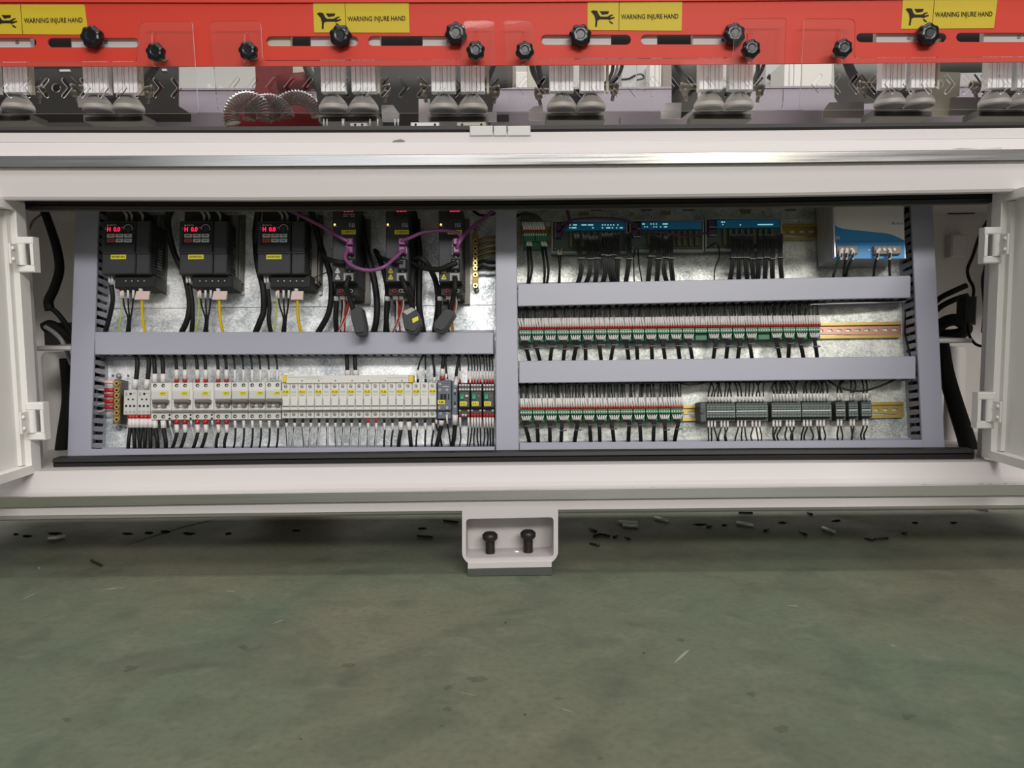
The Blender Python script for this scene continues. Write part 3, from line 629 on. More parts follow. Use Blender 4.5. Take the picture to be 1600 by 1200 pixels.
    for k, xx in enumerate((39, 47, 64)):
        lgm = MB(); lgm.tube([FP.p(x0 + xx, 345, .072), FP.p(x0 + xx, 337, .08), FP.p(x0 + xx - 4, 331, .075), FP.p(x0 + xx - 9, 327, .06)], 0.003, 6); t.part('cable_lug', lgm, 'frame')
    fp_ = MB(); q = FP.rect(x0 + cw - 20, 336, x0 + cw + 28, 458, .006); fp_.box(*q, .003, .006); fp_.box(q[1] - .006, q[1] - .001, q[2] + .02, q[3] - .02, .006, .03)
    fp_.box(a[1] - .008, q[1] - .004, q[2] + .014, q[3] - .012, .006, .04)
    t.part('back_plate', fp_, 'heat')
    for yy in (342, 455):
        s_ = MB(); pcyl(s_, FP, x0 + cw + 24, yy + 3, 3, .006, .011, 10); t.part('mounting_screw', s_, 'screw')
    gp = ('wires under the inverters',)
    nmz = ('nearest the door', 'in the middle', 'next to the servo drives')[i]
    for k, (xx, xe) in enumerate(((30, 27), )):
        wire3('earth_wire', 'thin yellow-green wire under the inverter ' + nmz, 'wire', gp[0], [(x0 + xx, 452, .06), (x0 + xx + 1, 480, .05), (x0 + xx - 1, 500, .045), (x0 + xe - 2, 522, .035)], .0016, 'ygwire', [(x0 + xx, 455, .06), (x0 + xx, 466, .056)], [(x0 + xx, 449, .062), (x0 + xx, 455, .06)])
    for k, (xx, xe) in enumerate(((32.5, 41), (41, 43), (49.5, 45))):
        wire3('inverter_wire', ORD[k] + ' black wire from the door side under the inverter ' + nmz, 'wire', gp[0], [(x0 + xx, 452, .062), (x0 + xx + (xe - xx) * .3, 478, .055), (x0 + xe, 498, .048), (x0 + xe - (3 - k), 522, .035)], .0019, 'wire', [(x0 + xx, 453, .062), (x0 + xx + (xe - xx) * .1, 466, .058)], [(x0 + xx, 450, .062), (x0 + xx, 454, .062)] if k == 0 else None)
    wire3('motor_lead', 'fat yellow earth wire under the inverter ' + nmz, 'wire', gp[0], [(x0 + 63, 466, .066), (x0 + 63, 485, .055), (x0 + 65, 505, .045), (x0 + 69, 522, .035)], .0034, 'ywire', [(x0 + 61, 450, .066), (x0 + 61, 456, .066)])
    tg = MB(); sk = (0, 2, -1)[i]; tg.prism(ppoly(FP, [(x0 + 54, 455), (x0 + 75 - (i == 2) * 3, 455), (x0 + 73 - (i == 2) * 2, 468), (x0 + 51 + (i == 2) * 1, 468)], .072), .068, .072)
    solo('cable_tag', 'pink tag on the yellow wire of the inverter ' + nmz, 'tag', FP, FP.p(x0 + 62, 468, .07), tg, 'pink', 'pink cable tags')
    for k, (dx, dy) in enumerate(((11, 0), (15.5, 0))):
        s_ = MB(); s_.tube([FP.p(x0 + dx, 428, .07), FP.p(x0 + dx + 1.5, 442, .07)], .0026, 6); t.part('plug_sleeve', s_, 'sleeve')
for i, (x0, n) in enumerate(((159, 4), (280, 5), (402, 5))): inverter(i, x0, n)
# ================================================================== servo drives
def servo(i, dx):
    D = 0.122; nmz = ('beside the inverters', 'between its two twins', 'beside the brass earth bar')[i]
    t = Thing('servo_drive', 'slim charcoal servo drive ' + nmz, 'servo drive', FP, FP.p(538 + dx, 458, .003), 'slim servo drives')
    X = 519.5 + dx; W_ = 36
    b = MB(); q = FP.rect(X, 318, X + W_, 440, D); b.box(q[0], q[1], q[2], q[3], .012, D, 0, .0015); ho = t.part('housing', b, 'drive')
    b = MB(); b.box(q[0] + .002, q[1] - .001, q[2] - .022, q[2], .012, D - .03); tbk = t.part('terminal_block', b, 'drive2')
    b = MB(); b.box(q[0] - .001, q[1] + .010, q[2] - .026, q[3], .003, .012); t.part('heat_sink', b, 'heat')
    b = MB(); pbox(b, FP, X + .5, 326, X + 14, 343, D, D + .001, 0, .0005); t.part('side_key', b, 'drive', parent=ho)
    b = MB(); pbox(b, FP, X + 14.5, 320, X + W_ - 1, 342.5, D, D + .001); dsp = t.part('display', b, 'black')
    b = MB(); ptext(b, FP, '88.8', X + 17, 323.5, X + 33, 331, D + .0013); t.part('digits', b, 'led', parent=dsp, label='glowing red digits')
    b = MB()
    if i == 0:
        ptext(b, FP, 'ASDA', X + 16, 334, X + 25, 336, D + .0013); ptext(b, FP, 'SERVO', X + 26, 334, X + 35, 336, D + .0013); pbox(b, FP, X + 16, 337.5, X + 24, 338.3, D + .001, D + .0013); pbox(b, FP, X + 28, 337.5, X + 34.5, 338.3, D + .001, D + .0013)
        t.part('print', b, 'btn', parent=dsp)
    else:
        for r_ in (0, 1):
            for c_ in range(3): pbox(b, FP, X + 22 + c_ * 4.3, 333.5 + r_ * 4.5, X + 25 + c_ * 4.3, 336.6 + r_ * 4.5, D + .001, D + .003)
        t.part('keys', b, 'drive', parent=dsp)
    b = MB(); c = FP.at(X + 3.5, 351, D); b.sphere((c[0], c[1], D), .0022); t.part('charge_lamp', b, 'amber', parent=ho, label='small amber lamp, lit')
    b = MB(); pbox(b, FP, X + 1, 353.2, X + 7, 354, D, D + .0004)
    for k, (a_, h_) in enumerate(((26, 1), (28.5, 0), (31, 1), (33.5, 0))): pbox(b, FP, X + a_, 348.5, X + a_ + .8, 355, D, D + .0004); 
    pbox(b, FP, X + 31, 353.5, X + 34, 354.6, D, D + .0004); t.part('print', b, 'btn', parent=ho)
    b = MB(); pbox(b, FP, X + 14, 359.3, X + 36.3, 366, D, D + .0008); ptext(b, FP, '%d SERVO' % (i + 1), X + 16.5, 361, X + 34.5, 364.4, D + .001, 1); t.part('yellow_label', b, ['ylabel', 'ink'], parent=ho)
    b = MB(); b.box(*FP.rect(X + 20, 371, X + 33.5, 398, D), D - .001, D + .001); pbox(b, FP, X + 20.5, 384, X + 32.5, 385.2, D, D + .004, 1); pbox(b, FP, X + 31.6, 384, X + 32.6, 397, D, D + .004, 1); pbox(b, FP, X + 20.5, 396, X + 32.5, 397, D, D + .004, 1)
    t.part('network_port', b, ['black', 'screw'], parent=ho)
    b = MB()
    for yy in (402, 423.5): c = FP.at(X + 27, yy, D); b.sphere((c[0], c[1], D + .001), .003)
    t.part('port_screws', b, 'screw', parent=ho, kind='stuff')
    b = MB(); pbox(b, FP, X + 19, 404, X + 33, 421, D, D + .014, 0, .003); t.part('signal_plug', b, 'black', parent=ho)
    for yy in (418, 428):
        b = MB(); b.prism([FP.at(X + 4, yy + 7.6, D), FP.at(X + 12, yy + 7.6, D), FP.at(X + 8, yy, D)], D, D + .0006); b.prism([FP.at(X + 5.6, yy + 6.6, D), FP.at(X + 10.4, yy + 6.6, D), FP.at(X + 8, yy + 2, D)], D, D + .0007, 1)
        b.box(*FP.rect(X + 7.4, yy + 3.5, X + 8.6, yy + 6, D), D + .0006, D + .0009, 0); b.box(*FP.rect(X + 4.5, yy + 8, X + 11.5, yy + 8.7, D), D, D + .0006, 0)
        t.part('warning_triangle', b, ['sleeve' if i == 0 else 'ylabel', 'drive'], parent=ho, label='small printed warning triangle')
    b = MB(); pbox(b, FP, X + 17, 426.5, X + 32.5, 438.5, D, D + .004, 0, .001); pbox(b, FP, X + 20, 429.5, X + 29, 437, D + .004, D + .0045, 1); t.part('encoder_port', b, ['frame', 'black'], parent=ho)
    for k, (xx, rr) in enumerate(((14, 'redpl'), (29, 'screw'), (24, 'screw'))):
        b = MB(); c = FP.at(X + xx, 455, D - .03); b.torus((c[0], c[1], D - .027), (0, 0, 1), .0035, .0012); t.part('ring_lug', b, rr, parent=tbk)
    b = MB(); pbox(b, FP, X + 8, 463, X + 33, 469, .05, .06); t.part('label_strip', b, 'sleeve')
    pal = (('ygwire', 24, -26, 524), ('sleeve', 15, 2, 520), ('wire', 17, 0, 520), ('rwire', 20, -8, 522), ('redpl', 28, -14, 522)) 
    for k, (m_, xx, dd, ye) in enumerate((('wire', 12, 4, 522), ('rwire', 17, 6, 522), ('sleeve', 15, -1, 522), ('rwire', 22, -12, 522), ('sleeve', 25, -13, 522))):
        if i == 0: dd -= 4
        wire3('servo_wire', 'thin %s motor wire under the servo drive ' % {'wire': 'black', 'rwire': 'red', 'sleeve': 'white'}[m_] + nmz + (', inner' if k < 3 else ', outer'), 'wire', 'thin motor wires under the servo drives',
              [(X + xx, 455, .085), (X + xx + 3, 475, .07), (X + xx + dd * .3 + 2, 497, .055), (X + xx + dd, ye, .035)], .0017, m_, [(X + xx, 458, .084), (X + xx + 1.5, 468, .078)], [(X + xx, 454, .086), (X + xx, 459, .084)] if k in (1, 3) else None)
    for xx in ((8, 4, 3)[i],):
        wire3('power_cable', 'fat black cable dropping beside the servo drive ' + nmz, 'cable', 'black cables among the drives', [(X + xx, 445, .07), (X + xx - 2, 475, .06), (X + xx - 3, 500, .05), (X + xx - 1, 523, .03)], .0056, 'wire', [(X + xx - .5, 463, .064), (X + xx - 1, 470, .062)])
for i, dx in enumerate((0, 83, 166)): servo(i, dx)
# big cables
def cable(label, pts, r, m='wire', name='cable', grp='black cables among the drives'):
    t = [FP.p(*q) for q in pts]
    return solo(name, label, 'cable', FP, t[-1], MB().tube(t, r, 8, 0, 6), m, grp)
cable('thick black cable curving down between the first two inverters', [(272, 322, .05), (263, 345, .05), (270, 390, .05), (288, 430, .055), (296, 470, .05), (293, 498, .045), (282, 523, .03)], .0062)
cable('thin black cable crossing behind the middle inverter edge', [(262, 322, .02), (262, 345, .03), (276, 400, .05), (284, 425, .05)], .003)
cable('thick black cable curving down between the second and third inverter', [(405, 322, .03), (399, 360, .03), (402, 410, .05), (411, 450, .06), (412, 485, .05), (406, 503, .045), (398, 523, .03)], .0066)
cable('black cable close behind the third inverter plug', [(418, 452, .06), (421, 480, .05), (420, 500, .045), (424, 523, .03)], .0048)
cable('black cable close behind the first inverter plug', [(174, 445, .06), (176, 470, .055), (170, 500, .04), (164, 520, .03)], .005)
cable('black cable close behind the second inverter plug', [(296, 445, .06), (300, 470, .055), (301, 500, .045), (299, 522, .03)], .005)
cable('long black cable bowing past the first servo drive', [(484, 322, .07), (492, 350, .06), (503, 390, .06), (515, 425, .06), (518, 455, .06), (513, 490, .05), (495, 523, .03)], .0062)
cable('black cable joining the bow to the first signal plug', [(500, 388, .06), (508, 402, .09), (522, 408, .13), (540, 411, .134)], .005)
cable('thin tie wire across the zinc between inverter and servo', [(487, 436, .05), (500, 430, .05), (512, 425, .055)], .0012)
cable('black cable running down behind the first servo drive', [(560, 322, .05), (566, 360, .05), (576, 405, .05), (584, 435, .05), (589, 470, .05), (588, 500, .045), (583, 523, .03)], .0068)
cable('second black cable running down behind the first servo drive', [(556, 322, .04), (559, 350, .04), (568, 385, .04), (575, 400, .04)], .006)
cable('short black cable entering the middle servo drive', [(586, 391, .05), (594, 402, .08), (608, 407, .13), (630, 411, .134)], .0045)
cable('black cable dropping from the middle drive plug', [(588, 393, .05), (600, 425, .06), (606, 460, .055), (604, 495, .05), (602, 523, .03)], .0055)
cable('black cable running down between the second and third servo drive', [(644, 322, .05), (649, 345, .05), (655, 390, .05), (655, 440, .05), (655, 480, .05), (662, 523, .03)], .0066)
cable('black cable looping from the third servo drive down past its side', [(645, 405, .08), (660, 405, .10), (672, 420, .09), (682, 445, .07), (684, 480, .055), (678, 523, .03)], .0058)
cable('black cable sagging into the third signal plug', [(643, 411, .08), (658, 418, .11), (685, 421, .13), (702, 415, .138), (714, 410, .137)], .0055)
cable('thin black cable above the brass earth bar', [(738, 328, .02), (750, 336, .03), (765, 336, .03), (774, 333, .03)], .003)
cable('black cable bundle hanging above the third inverter plug', [(406, 328, .07), (404, 345, .08), (400, 380, .07)], .005)
for i, (pts, con, lab) in enumerate((
        ([(546, 433, .128), (541, 446, .135), (545, 462, .12), (552, 484, .11)], [(547, 482), (557, 477), (565, 480), (571, 508), (570, 522), (555, 523), (548, 498)], 'black encoder connector hanging nearest the inverters'),
        ([(627, 433, .128), (634, 450, .135), (641, 468, .12), (645, 482, .11)], [(627, 488), (641, 480), (650, 483), (657, 497), (658, 508), (648, 521), (632, 516), (629, 500)], 'black encoder connector with yellow sticker, middle one'),
        ([(711, 433, .128), (711, 450, .135), (708, 466, .12), (704, 484, .11)], [(694, 484), (706, 480), (712, 489), (697, 512), (690, 519), (677, 514), (678, 503)], 'black encoder connector hanging nearest the earth bar'))):
    t = Thing('encoder_cable', lab, 'connector', FP, FP.p(*pts[-1]), 'hanging encoder connectors')
    t.part('cable', MB().tube([FP.p(*q) for q in pts], .0052, 8, 0, 6), 'wire')
    b = MB(); poly = rounded(ppoly(FP, con, .115), .003, 2); b.prism(poly, .078, .110); cx = sum(p[0] for p in poly) / len(poly); cy = sum(p[1] for p in poly) / len(poly)
    b.prism([(cx + (x - cx) * .86, cy + (y - cy) * .86) for x, y in poly], .110, .115); t.part('connector_shell', b, 'drive')
    if i == 1:
        b = MB(); b.prism(ppoly(FP, [(644, 498), (653, 494), (654, 500), (645, 505)], .1158), .115, .1158); t.part('yellow_label', b, 'ylabel')
        b = MB(); b.prism(ppoly(FP, [(629, 487), (643, 480), (649, 484), (636, 492)], .1162), .113, .1162); t.part('clamp', b, 'frame')
    if i != 1:
        b = MB(); x_ = 568 if i == 0 else 704; b.tube([FP.p(x_, 500, .08), FP.p(x_ + 2, 512, .06), FP.p(x_ + (2 if i == 0 else 6), 524, .04)], .002); t.part('drain_wire', b, 'ywire')
def pcable(label, pts, r=.0038, m='purple'): return cable(label, pts, r, m, 'network_cable', 'purple network cables')
pcable('purple cable sloping down into the first servo drive', [(448, 327, .08), (470, 337, .10), (505, 355, .125), (530, 370, .14), (545, 378, .14)])
pcable('purple cable sagging between the first two servo drives', [(545, 390, .14), (540, 398, .15), (541, 407, .155), (556, 418, .16), (578, 422.5, .16), (600, 417, .16), (615, 405, .15), (630, 391, .14)])
pcable('purple cable arching between the second and third servo drive', [(627, 377, .14), (640, 372, .15), (662, 363, .155), (690, 360, .155), (712, 363, .15), (720, 370, .145), (715, 378, .14)])
pcable('purple cable rising from the third servo drive to the middle duct', [(714, 388, .14), (718, 378, .145), (728, 364, .13), (745, 350, .10), (770, 330, .06)], .0044)
for i, X in enumerate((546, 628, 713)):
    for j, yy in enumerate((377, 390)):
        b = MB(); pbox(b, FP, X - 5.5, yy - 5.5, X + 5, yy + 5, .122, .142, 0, .002)
        solo('network_plug', 'purple plug in the %s port of the servo drive %s' % (('upper', 'lower')[j], ('beside the inverters', 'between its two twins', 'beside the brass earth bar')[i]), 'plug', FP, FP.p(X, yy, .122), b, 'purple', 'purple network plugs')
# earth bars
def earth_bar(lab, x0, x1, y0, y1, ys, m, dep):
    t = Thing('earth_bar', lab, 'earth bar', FP, FP.p((x0 + x1) / 2, y1, 0), 'brass earth bars')
    b = MB(); A = rounded(ppoly(FP, [(x0, y0 + 5), (x0 + (x1 - x0) * .5, y0), (x1, y0 + 5), (x1, y1 - 5), (x0 + (x1 - x0) * .5, y1), (x0, y1 - 5)], dep), .003, 2); b.prism(A, dep - .006, dep); t.part('bar', b, m)
    b = MB(); pbox(b, FP, x0 + 1, y0 + 2, x1 - 1, y1 - 2, .003, dep - .006); t.part('bar_support', b, 'black')
    for yy in ys:
        b = MB(); pcyl(b, FP, (x0 + x1) / 2, yy, 3.9, dep, dep + .004, 12, 0); pcyl(b, FP, (x0 + x1) / 2, yy, 2.0, dep + .004, dep + .0045, 8, 1); t.part('terminal_screw', b, ['brass', 'ink'])
    for yy in (y0 - 4, y1 + 4):
        b = MB(); c = FP.at((x0 + x1) / 2 + 2, yy, .01); b.sphere((c[0], c[1], .006), .006, sc=(1, 1, .7)); t.part('mounting_screw', b, 'screw')
    return t
earth_bar('brass earth bar with black mount beside the third servo drive', 738, 747.5, 360, 449, (377, 388, 397, 404, 411, 419, 429, 446), 'brassd', .03)
earth_bar('brass earth bar with red lugs beside the breaker row', 176.5, 187.5, 591, 664, (599, 609.5, 618, 627, 636, 645, 655.5), 'brassd', .045)
for k, (yy, m_) in enumerate(((377, 'olive'), (386, 'olive'), (395, 'olive'), (403, 'olive'), (411, 'wire'), (420, 'wire'))):
    wire3('earth_wire', ORD[k] + ' earth wire from top running from the brass bar into the middle duct', 'wire', 'earth wires by the third servo drive', [(747, yy, .035), (755, yy - 3, .04), (765, yy - (6 if k < 4 else 1), .038), (778, yy - (7 if k < 4 else 1), .03)], .0038, m_)
for k, yy in enumerate((597, 609.5, 618, 627, 636)):
    wire3('earth_wire', ORD[k] + (' earth wire from top with pale lug at the brass bar' if k == 0 else ' earth wire from top with red lug at the brass bar'), 'wire', 'earth wires by the breaker row', [(165, yy - 1 + k, .045), (158, yy - 3 + k * 2.5, .04), (148, yy - 4 + k * 2.8, .03)], .0022, 'palewire')
    b = MB(); b.tube([FP.p(164, yy, .046), FP.p(178, yy, .048)], .0042, 8, 0, 1); solo('ring_lug', ORD[k] + ' lug from top on the brass bar by the breakers, ' + ('pale' if k == 0 else 'red'), 'lug', FP, FP.p(164, yy, .046), b, 'pink' if k == 0 else 'redpl', 'cable lugs on the brass bar')
# ================================================================== breaker row
def yb(x, y): return y - (x - 235) * 0.0045      # the row rises slightly
DB = 0.066
def small_socket(i, x0):
    t = Thing('socket_module', ('pale socket module next to the brass earth bar', 'pale socket module next to the first breaker')[i], 'module', FP, FP.p(x0 + 10, 648, .01), 'pale socket modules')
    b = MB(); pbox(b, FP, x0, 609.5, x0 + 20.7, 648, .01, .052, 0, .0012); t.part('body', b, 'breaker2')
    for (xs, y, r_, m_) in (((11,), 615.5, 2, 'hole'), ((7.5, 14.5), 624, 1.5, 'hole'), ((4, 10.3, 16.5), 634.3, 1.9, 'hole'), ((3.7, 10.2, 16.6), 643.5, 2.3, 'screw')):
        for x in xs:
            b = MB(); pcyl(b, FP, x0 + x, y, r_, .05, .0526, 8); t.part('hole' if m_ == 'hole' else 'screw', b, m_)
    b = MB(); pbox(b, FP, x0 + 3, 613, x0 + 6, 619, .052, .0523, 0); pbox(b, FP, x0 + 15, 614, x0 + 19, 615, .052, .0523, 0); t.part('print', b, 'frame')
for i, x0 in enumerate((193, 214.3)): small_socket(i, x0)
MC = [(235.5, 268, 242, 255), (268.5, 301, 276, 289), (301.5, 334, 308.5, 321.5), (334.5, 361, 341, 354), (361.5, 387.5, 367, 380.5), (388, 414, 394, 407), (414.5, 438.5, 420.5, 433.5)]
for i, (x0, x1, s0, s1) in enumerate(MC):
    lab = ORD[i] + ' two-pole breaker from the brass bar, yellow tag and brown-grey toggle'
    t = Thing('circuit_breaker', lab, 'breaker', FP, FP.p((x0 + x1) / 2, 656, .01), 'two-pole breakers')
    q = lambda y: yb(x0, y)
    b = MB(); pbox(b, FP, x0, q(598), x1, q(610.5), .01, DB - .016, 0, .001); pbox(b, FP, x0, q(642.8), x1, q(656), .01, DB - .016, 0, .001)
    pbox(b, FP, x0, q(610), x1, q(643), .01, DB - .004, 0, .001); bo = t.part('body', b, 'breaker')
    xe = s1 + 7
    b = MB(); pbox(b, FP, x0 + .6, q(611.5), xe, q(624), DB - .004, DB - .002, 0, .0006); t.part('label_cover', b, 'breaker2', parent=bo)
    b = MB(); pbox(b, FP, x0 + .6, q(638.5), x1 - .3, q(641.5), DB - .004, DB, 0, .001); t.part('lower_lip', b, 'breaker', parent=bo)
    b = MB(); pbox(b, FP, s1 - 6, q(612.3), s1 + 4.5, q(617.5), DB - .002, DB - .0012); ptext(b, FP, 'QF%d' % i, s1 - 4.5, q(613.3), s1 + 3, q(616.5), DB - .001, 1); t.part('yellow_label', b, ['ylabel', 'ink'])
    tg = MB(); L = (s0 - 5.5, s1 + 5); pbox(tg, FP, L[0], q(624.6), L[1], q(630), DB - .002, DB + .012, 0, .003)
    for sx in (s0, s1): pbox(tg, FP, sx - 3.6, q(629), sx + 2.6, q(636), DB - .004, DB + .005)
    t.part('toggle', tg, 'toggle', label='brown-grey switch bar')
    b = MB(); pbox(b, FP, (s0 + s1) / 2 - 3, q(630.2), (s0 + s1) / 2 + 2.6, q(636), DB - .004, DB); t.part('spacer', b, 'breaker')
    for sx in (s0, s1):
        for yy in (602.5, 651):
            b = MB(); pcyl(b, FP, sx, q(yy), 2.9, DB - .018, DB - .0155, 10, 0); pcyl(b, FP, sx + .4, q(yy) + .3, 1.6, DB - .017, DB - .0150, 8, 1); t.part('terminal_screw', b, ['hole', 'screw'])
    if i < 3:
        for yy in (648.5, 654):
            b = MB(); pcyl(b, FP, x1 - 3.2, q(yy), 1.7, DB - .017, DB - .0153, 8); t.part('aux_hole', b, 'hole')
        wire3('aux_wire', 'thin pale wire under the side contact of the %s breaker' % ORD[i], 'wire', 'pale wires under the breakers', [(x1 - 2.5, 656, .045), (x1 - 1.5, 668, .04), (x1 + 3, 685, .04), (x1 - 1, 704, .03)], .0016, 'palewire', [(x1 - 2.5, 657, .045), (x1 - 2, 665, .042)])
    fat = i < 4; grp = 'black wires above the breakers'
    for j, sx in enumerate((s0, s1)):
        side = ('door-side', 'duct-side')[j]; r_ = (.0046, .0038, .0038, .0036, .0022, .0022, .0022)[i]; sl = (578 if i == 0 else 585) if i < 4 else 586
        sw = -9 if i else (-10)
        redf = 1 <= i <= 3
        wire3('breaker_wire', '%s black wire entering the %s breaker from above' % (side, ORD[i]), 'wire', grp,
              [(sx + sw, 546, .03), (sx - 2.5, 558, .042), (sx - .5, 572, .048), (sx, 597, .045)], r_, 'wire', [(sx, 577.5 if redf or i > 3 else 584, .048), (sx, 592 if redf else 598, .046)], [(sx, 590, .046), (sx, 598, .045)] if redf else None)
        wire3('breaker_wire', '%s black wire leaving the %s breaker below' % (side, ORD[i]), 'wire', 'black wires below the breakers',
              [(sx, 655, .045), (sx + 1, 672, .044), (sx + (4 if i < 1 else (-3 if i < 4 else 0)), 690, .044), (sx + (4 if i < 1 else (-9 if i < 3 else -3)), 706, .03)], r_ * (1 if i != 3 else .9), 'wire',
              [(sx, 663 if redf else 657, .045), (sx + .8, 676 if redf else 669, .045)], [(sx, 655, .046), (sx, 663, .046)] if redf else None)
# fat wires left of the breakers
for k, (xa, xb, ytop, ybot) in enumerate(((208, 214, 548, 592), (226, 231, 548, 592))):
    wire3('feed_wire', ('fat black wire entering the socket module next to the earth bar', 'fat black wire entering the socket module next to the first breaker')[k], 'wire', 'fat feed wires', [(xa - 8, 546, .03), (xa + 5, 558, .045), (xa + 6.5, 575, .05), (xa + 3, 608, .045)], .0048, 'wire', [(xa + 5, 592.5, .049), (xa + 2, 607, .046)])
for k, (x, dx, sl) in enumerate(((204, -4, 1), (208.5, 2, 1), (214, 5, 1), (222, -4, 1), (228, -2, 1), (235, 0, 1))):
    wire3('feed_wire', ORD[k] + ' fat black wire with red ferrule below the socket modules', 'wire', 'fat wires below the socket modules', [(x, 650, .046), (x + dx * .2, 672, .045), (x + dx * .8, 690, .045), (x + dx, 706, .03)], .0042, 'wire', [(x, 654, .046), (x + dx * .15, 668, .045)], [(x, 648, .047), (x, 655, .046)])
# single pole modules
SX = [440.4 + 12.74 * k for k in range(20)]
for i in range(19):
    x0, x1 = SX[i], SX[i + 1] - .5; q = lambda y: yb(x0, y)
    t = Thing('fuse_module', ORD[i] + ' slim fuse module counted from the toggled breakers, ' + ('yellow tag' if i % 2 == 0 else 'bare grey print'), 'fuse module', FP, FP.p((x0 + x1) / 2, 654, .01), 'slim single-pole modules')
    b = MB(); pbox(b, FP, x0, q(599.5), x1, q(609.5), .01, DB - .016, 0, .001); pbox(b, FP, x0, q(642.5), x1, q(654.5), .01, DB - .016, 0, .001); pbox(b, FP, x0 - .2, q(609), x1, q(642), .01, DB - .003, 0, .0012)
    bo = t.part('body', b, 'breaker')
    b = MB(); pbox(b, FP, x0 + .5, q(624), x1 - .4, q(635.6), DB - .004, DB, 0, .0012); t.part('rocker', b, 'breaker')
    b = MB(); pbox(b, FP, x0 + 1, q(636.0), x1 - 1, q(636.6), DB - .003, DB - .0025); t.part('rocker_gap', b, 'ink')
    b = MB()
    if i % 2 == 0:
        pbox(b, FP, x0 + .8, q(610.6), x1 - .9, q(616.8), DB - .003, DB - .0020); k = i // 2; ptext(b, FP, 'FU%d' % k, x0 + 2.2, q(611.8), x1 - 2.2, q(615.4), DB - .0018, 1)
        pbox(b, FP, x0 + 2.5, q(618.6), x1 - 3, q(619.2), DB - .003, DB - .0026, 1); t.part('yellow_label', b, ['ylabel', 'ink'])
    else:
        for yy in (612.5, 614.3, 618): pbox(b, FP, x0 + 2.2, q(yy), x1 - 2.5, q(yy + .7), DB - .003, DB - .0026)
        t.part('print', b, 'frame')
    for yy in (604.6, 648.5):
        b = MB(); pcyl(b, FP, (x0 + x1) / 2, q(yy), 3.0, DB - .018, DB - .0157, 10, 0); pcyl(b, FP, (x0 + x1) / 2 + .4, q(yy), 2.5, DB - .017, DB - .0150, 10, 1); pcyl(b, FP, (x0 + x1) / 2 + .6, q(yy) + .5, 1.1, DB - .016, DB - .0147, 6, 0); t.part('terminal_screw', b, ['hole', 'screw'])
    x = (x0 + x1) / 2 + 1; sw = random.Random(i).uniform(-3, 3)
    blk = i >= 12; fm = 'redpl' if i in (10, 11) else 'wire'; r_ = .0042 if i in (14, 15) else (.0020 if blk else .0021)
    wire3('fuse_wire', '%s wire leaving the %s fuse module below' % ('pale grey' if not blk else 'black', ORD[i]), 'wire', 'wires below the fuse modules', [(x, 654, .044), (x + 1, 668, .044), (x + sw, 688, .044), (x + sw * 1.5, 706, .03)], r_,
          'palewire' if not blk else 'wire', [(x, 659, .045), (x + .5, 672 if blk or i in (10, 11) else 668, .045)], [(x, 654, .046), (x, 660.5, .046)] if not i in (14, 15) else None, fm=fm)
    if not blk:
        wire3('fuse_return_wire', 'dark thin wire beside the pale one under the %s fuse module' % ORD[i], 'wire', 'thin dark wires below the fuse modules', [(x - 1.5, 668, .036), (x - 1 + sw * .4, 680, .036), (x + sw - 2, 692, .036), (x + sw * 1.3, 706, .03)], .0009, 'wire')
bb = Thing('busbar_cover', 'cream comb busbar cover with yellow ends above the fuse modules', 'busbar', FP, FP.p(545, 599, .03))
b = MB(); pbox(b, FP, 447, 586.3, 639, 598.3, .03, .054, 0, .001); bb.part('cover_strip', b, 'breaker')
for x0, x1 in ((441.5, 447.5), (638.5, 645.5)):
    b = MB(); pbox(b, FP, x0, 585.5, x1, 597.5, .028, .056, 0, .001); bb.part('end_cap', b, 'ywire', label='yellow end cap')
b = MB()
for k in range(7): pcyl(b, FP, 472 + k * 26, 594.8, 1.0, .05, .0545, 6)
bb.part('index_marks', b, 'ink'); b = MB(); pbox(b, FP, 450, 589, 500, 589.5, .054, .0543); pbox(b, FP, 476, 591.8, 505, 592.2, .054, .0543); pbox(b, FP, 604, 590, 636, 590.5, .054, .0543); bb.part('print', b, 'brown')
for k, x in enumerate((543.5, 556)):
    wire3('busbar_feed', ('nearer', 'farther')[k] + ' of two black wires dropping onto the busbar cover', 'wire', 'busbar feed wires', [(x - 7, 546, .03), (x - 2, 556, .042), (x - 1, 575, .045), (x, 588, .04)], .0046, 'wire', [(x - .5, 578, .045), (x, 587, .042)])
for k, (xa, xb, fe) in enumerate(((666, 653, 1), (666, 665, 1), (676, 678.5, 0))):
    wire3('fuse_wire', ORD[k] + ' thin black wire entering the last fuse modules from above', 'wire', 'wires above the last fuse modules', [(xa, 548, .03), ((xa + xb) / 2 - 1, 560, .045), (xb, 578, .05), (xb, 599, .046)], (.002, .0017, .0026)[k], 'wire', [(xb, 578 if k < 2 else 589, .05), (xb, 592 if k < 2 else 598, .047)], [(xb, 591, .047), (xb, 598, .046)] if fe else None, fm='wire')
# contactor
t = Thing('contactor', 'blue-grey contactor with yellow tag between the fuse modules and relays', 'contactor', FP, FP.p(695, 655, .01))
b = MB(); pbox(b, FP, 683.2, 594, 705.5, 654.5, .01, .06, 0, .0015); pbox(b, FP, 684, 599, 705, 641, .06, .070, 0, .001); body = t.part('body', b, 'contact')
b = MB(); pbox(b, FP, 705.8, 595, 714.8, 655, .01, .062, 0, .0015); t.part('side_block', b, 'contact')
for x, y in ((687, 600), (687, 609), (698.5, 609), (686, 637), (698.5, 637), (688.5, 646), (699, 646), (710.5, 610), (710.5, 601), (711, 635)):
    dd = .070 if y in (609, 637, 600) and x < 705 else .06; dd = .062 if x > 705 else dd
    b = MB(); pcyl(b, FP, x, y, 1.9, dd - .001, dd + .0006, 8, 0); pcyl(b, FP, x, y, .9, dd, dd + .0009, 6, 1); t.part('terminal_screw', b, ['screw', 'hole'])
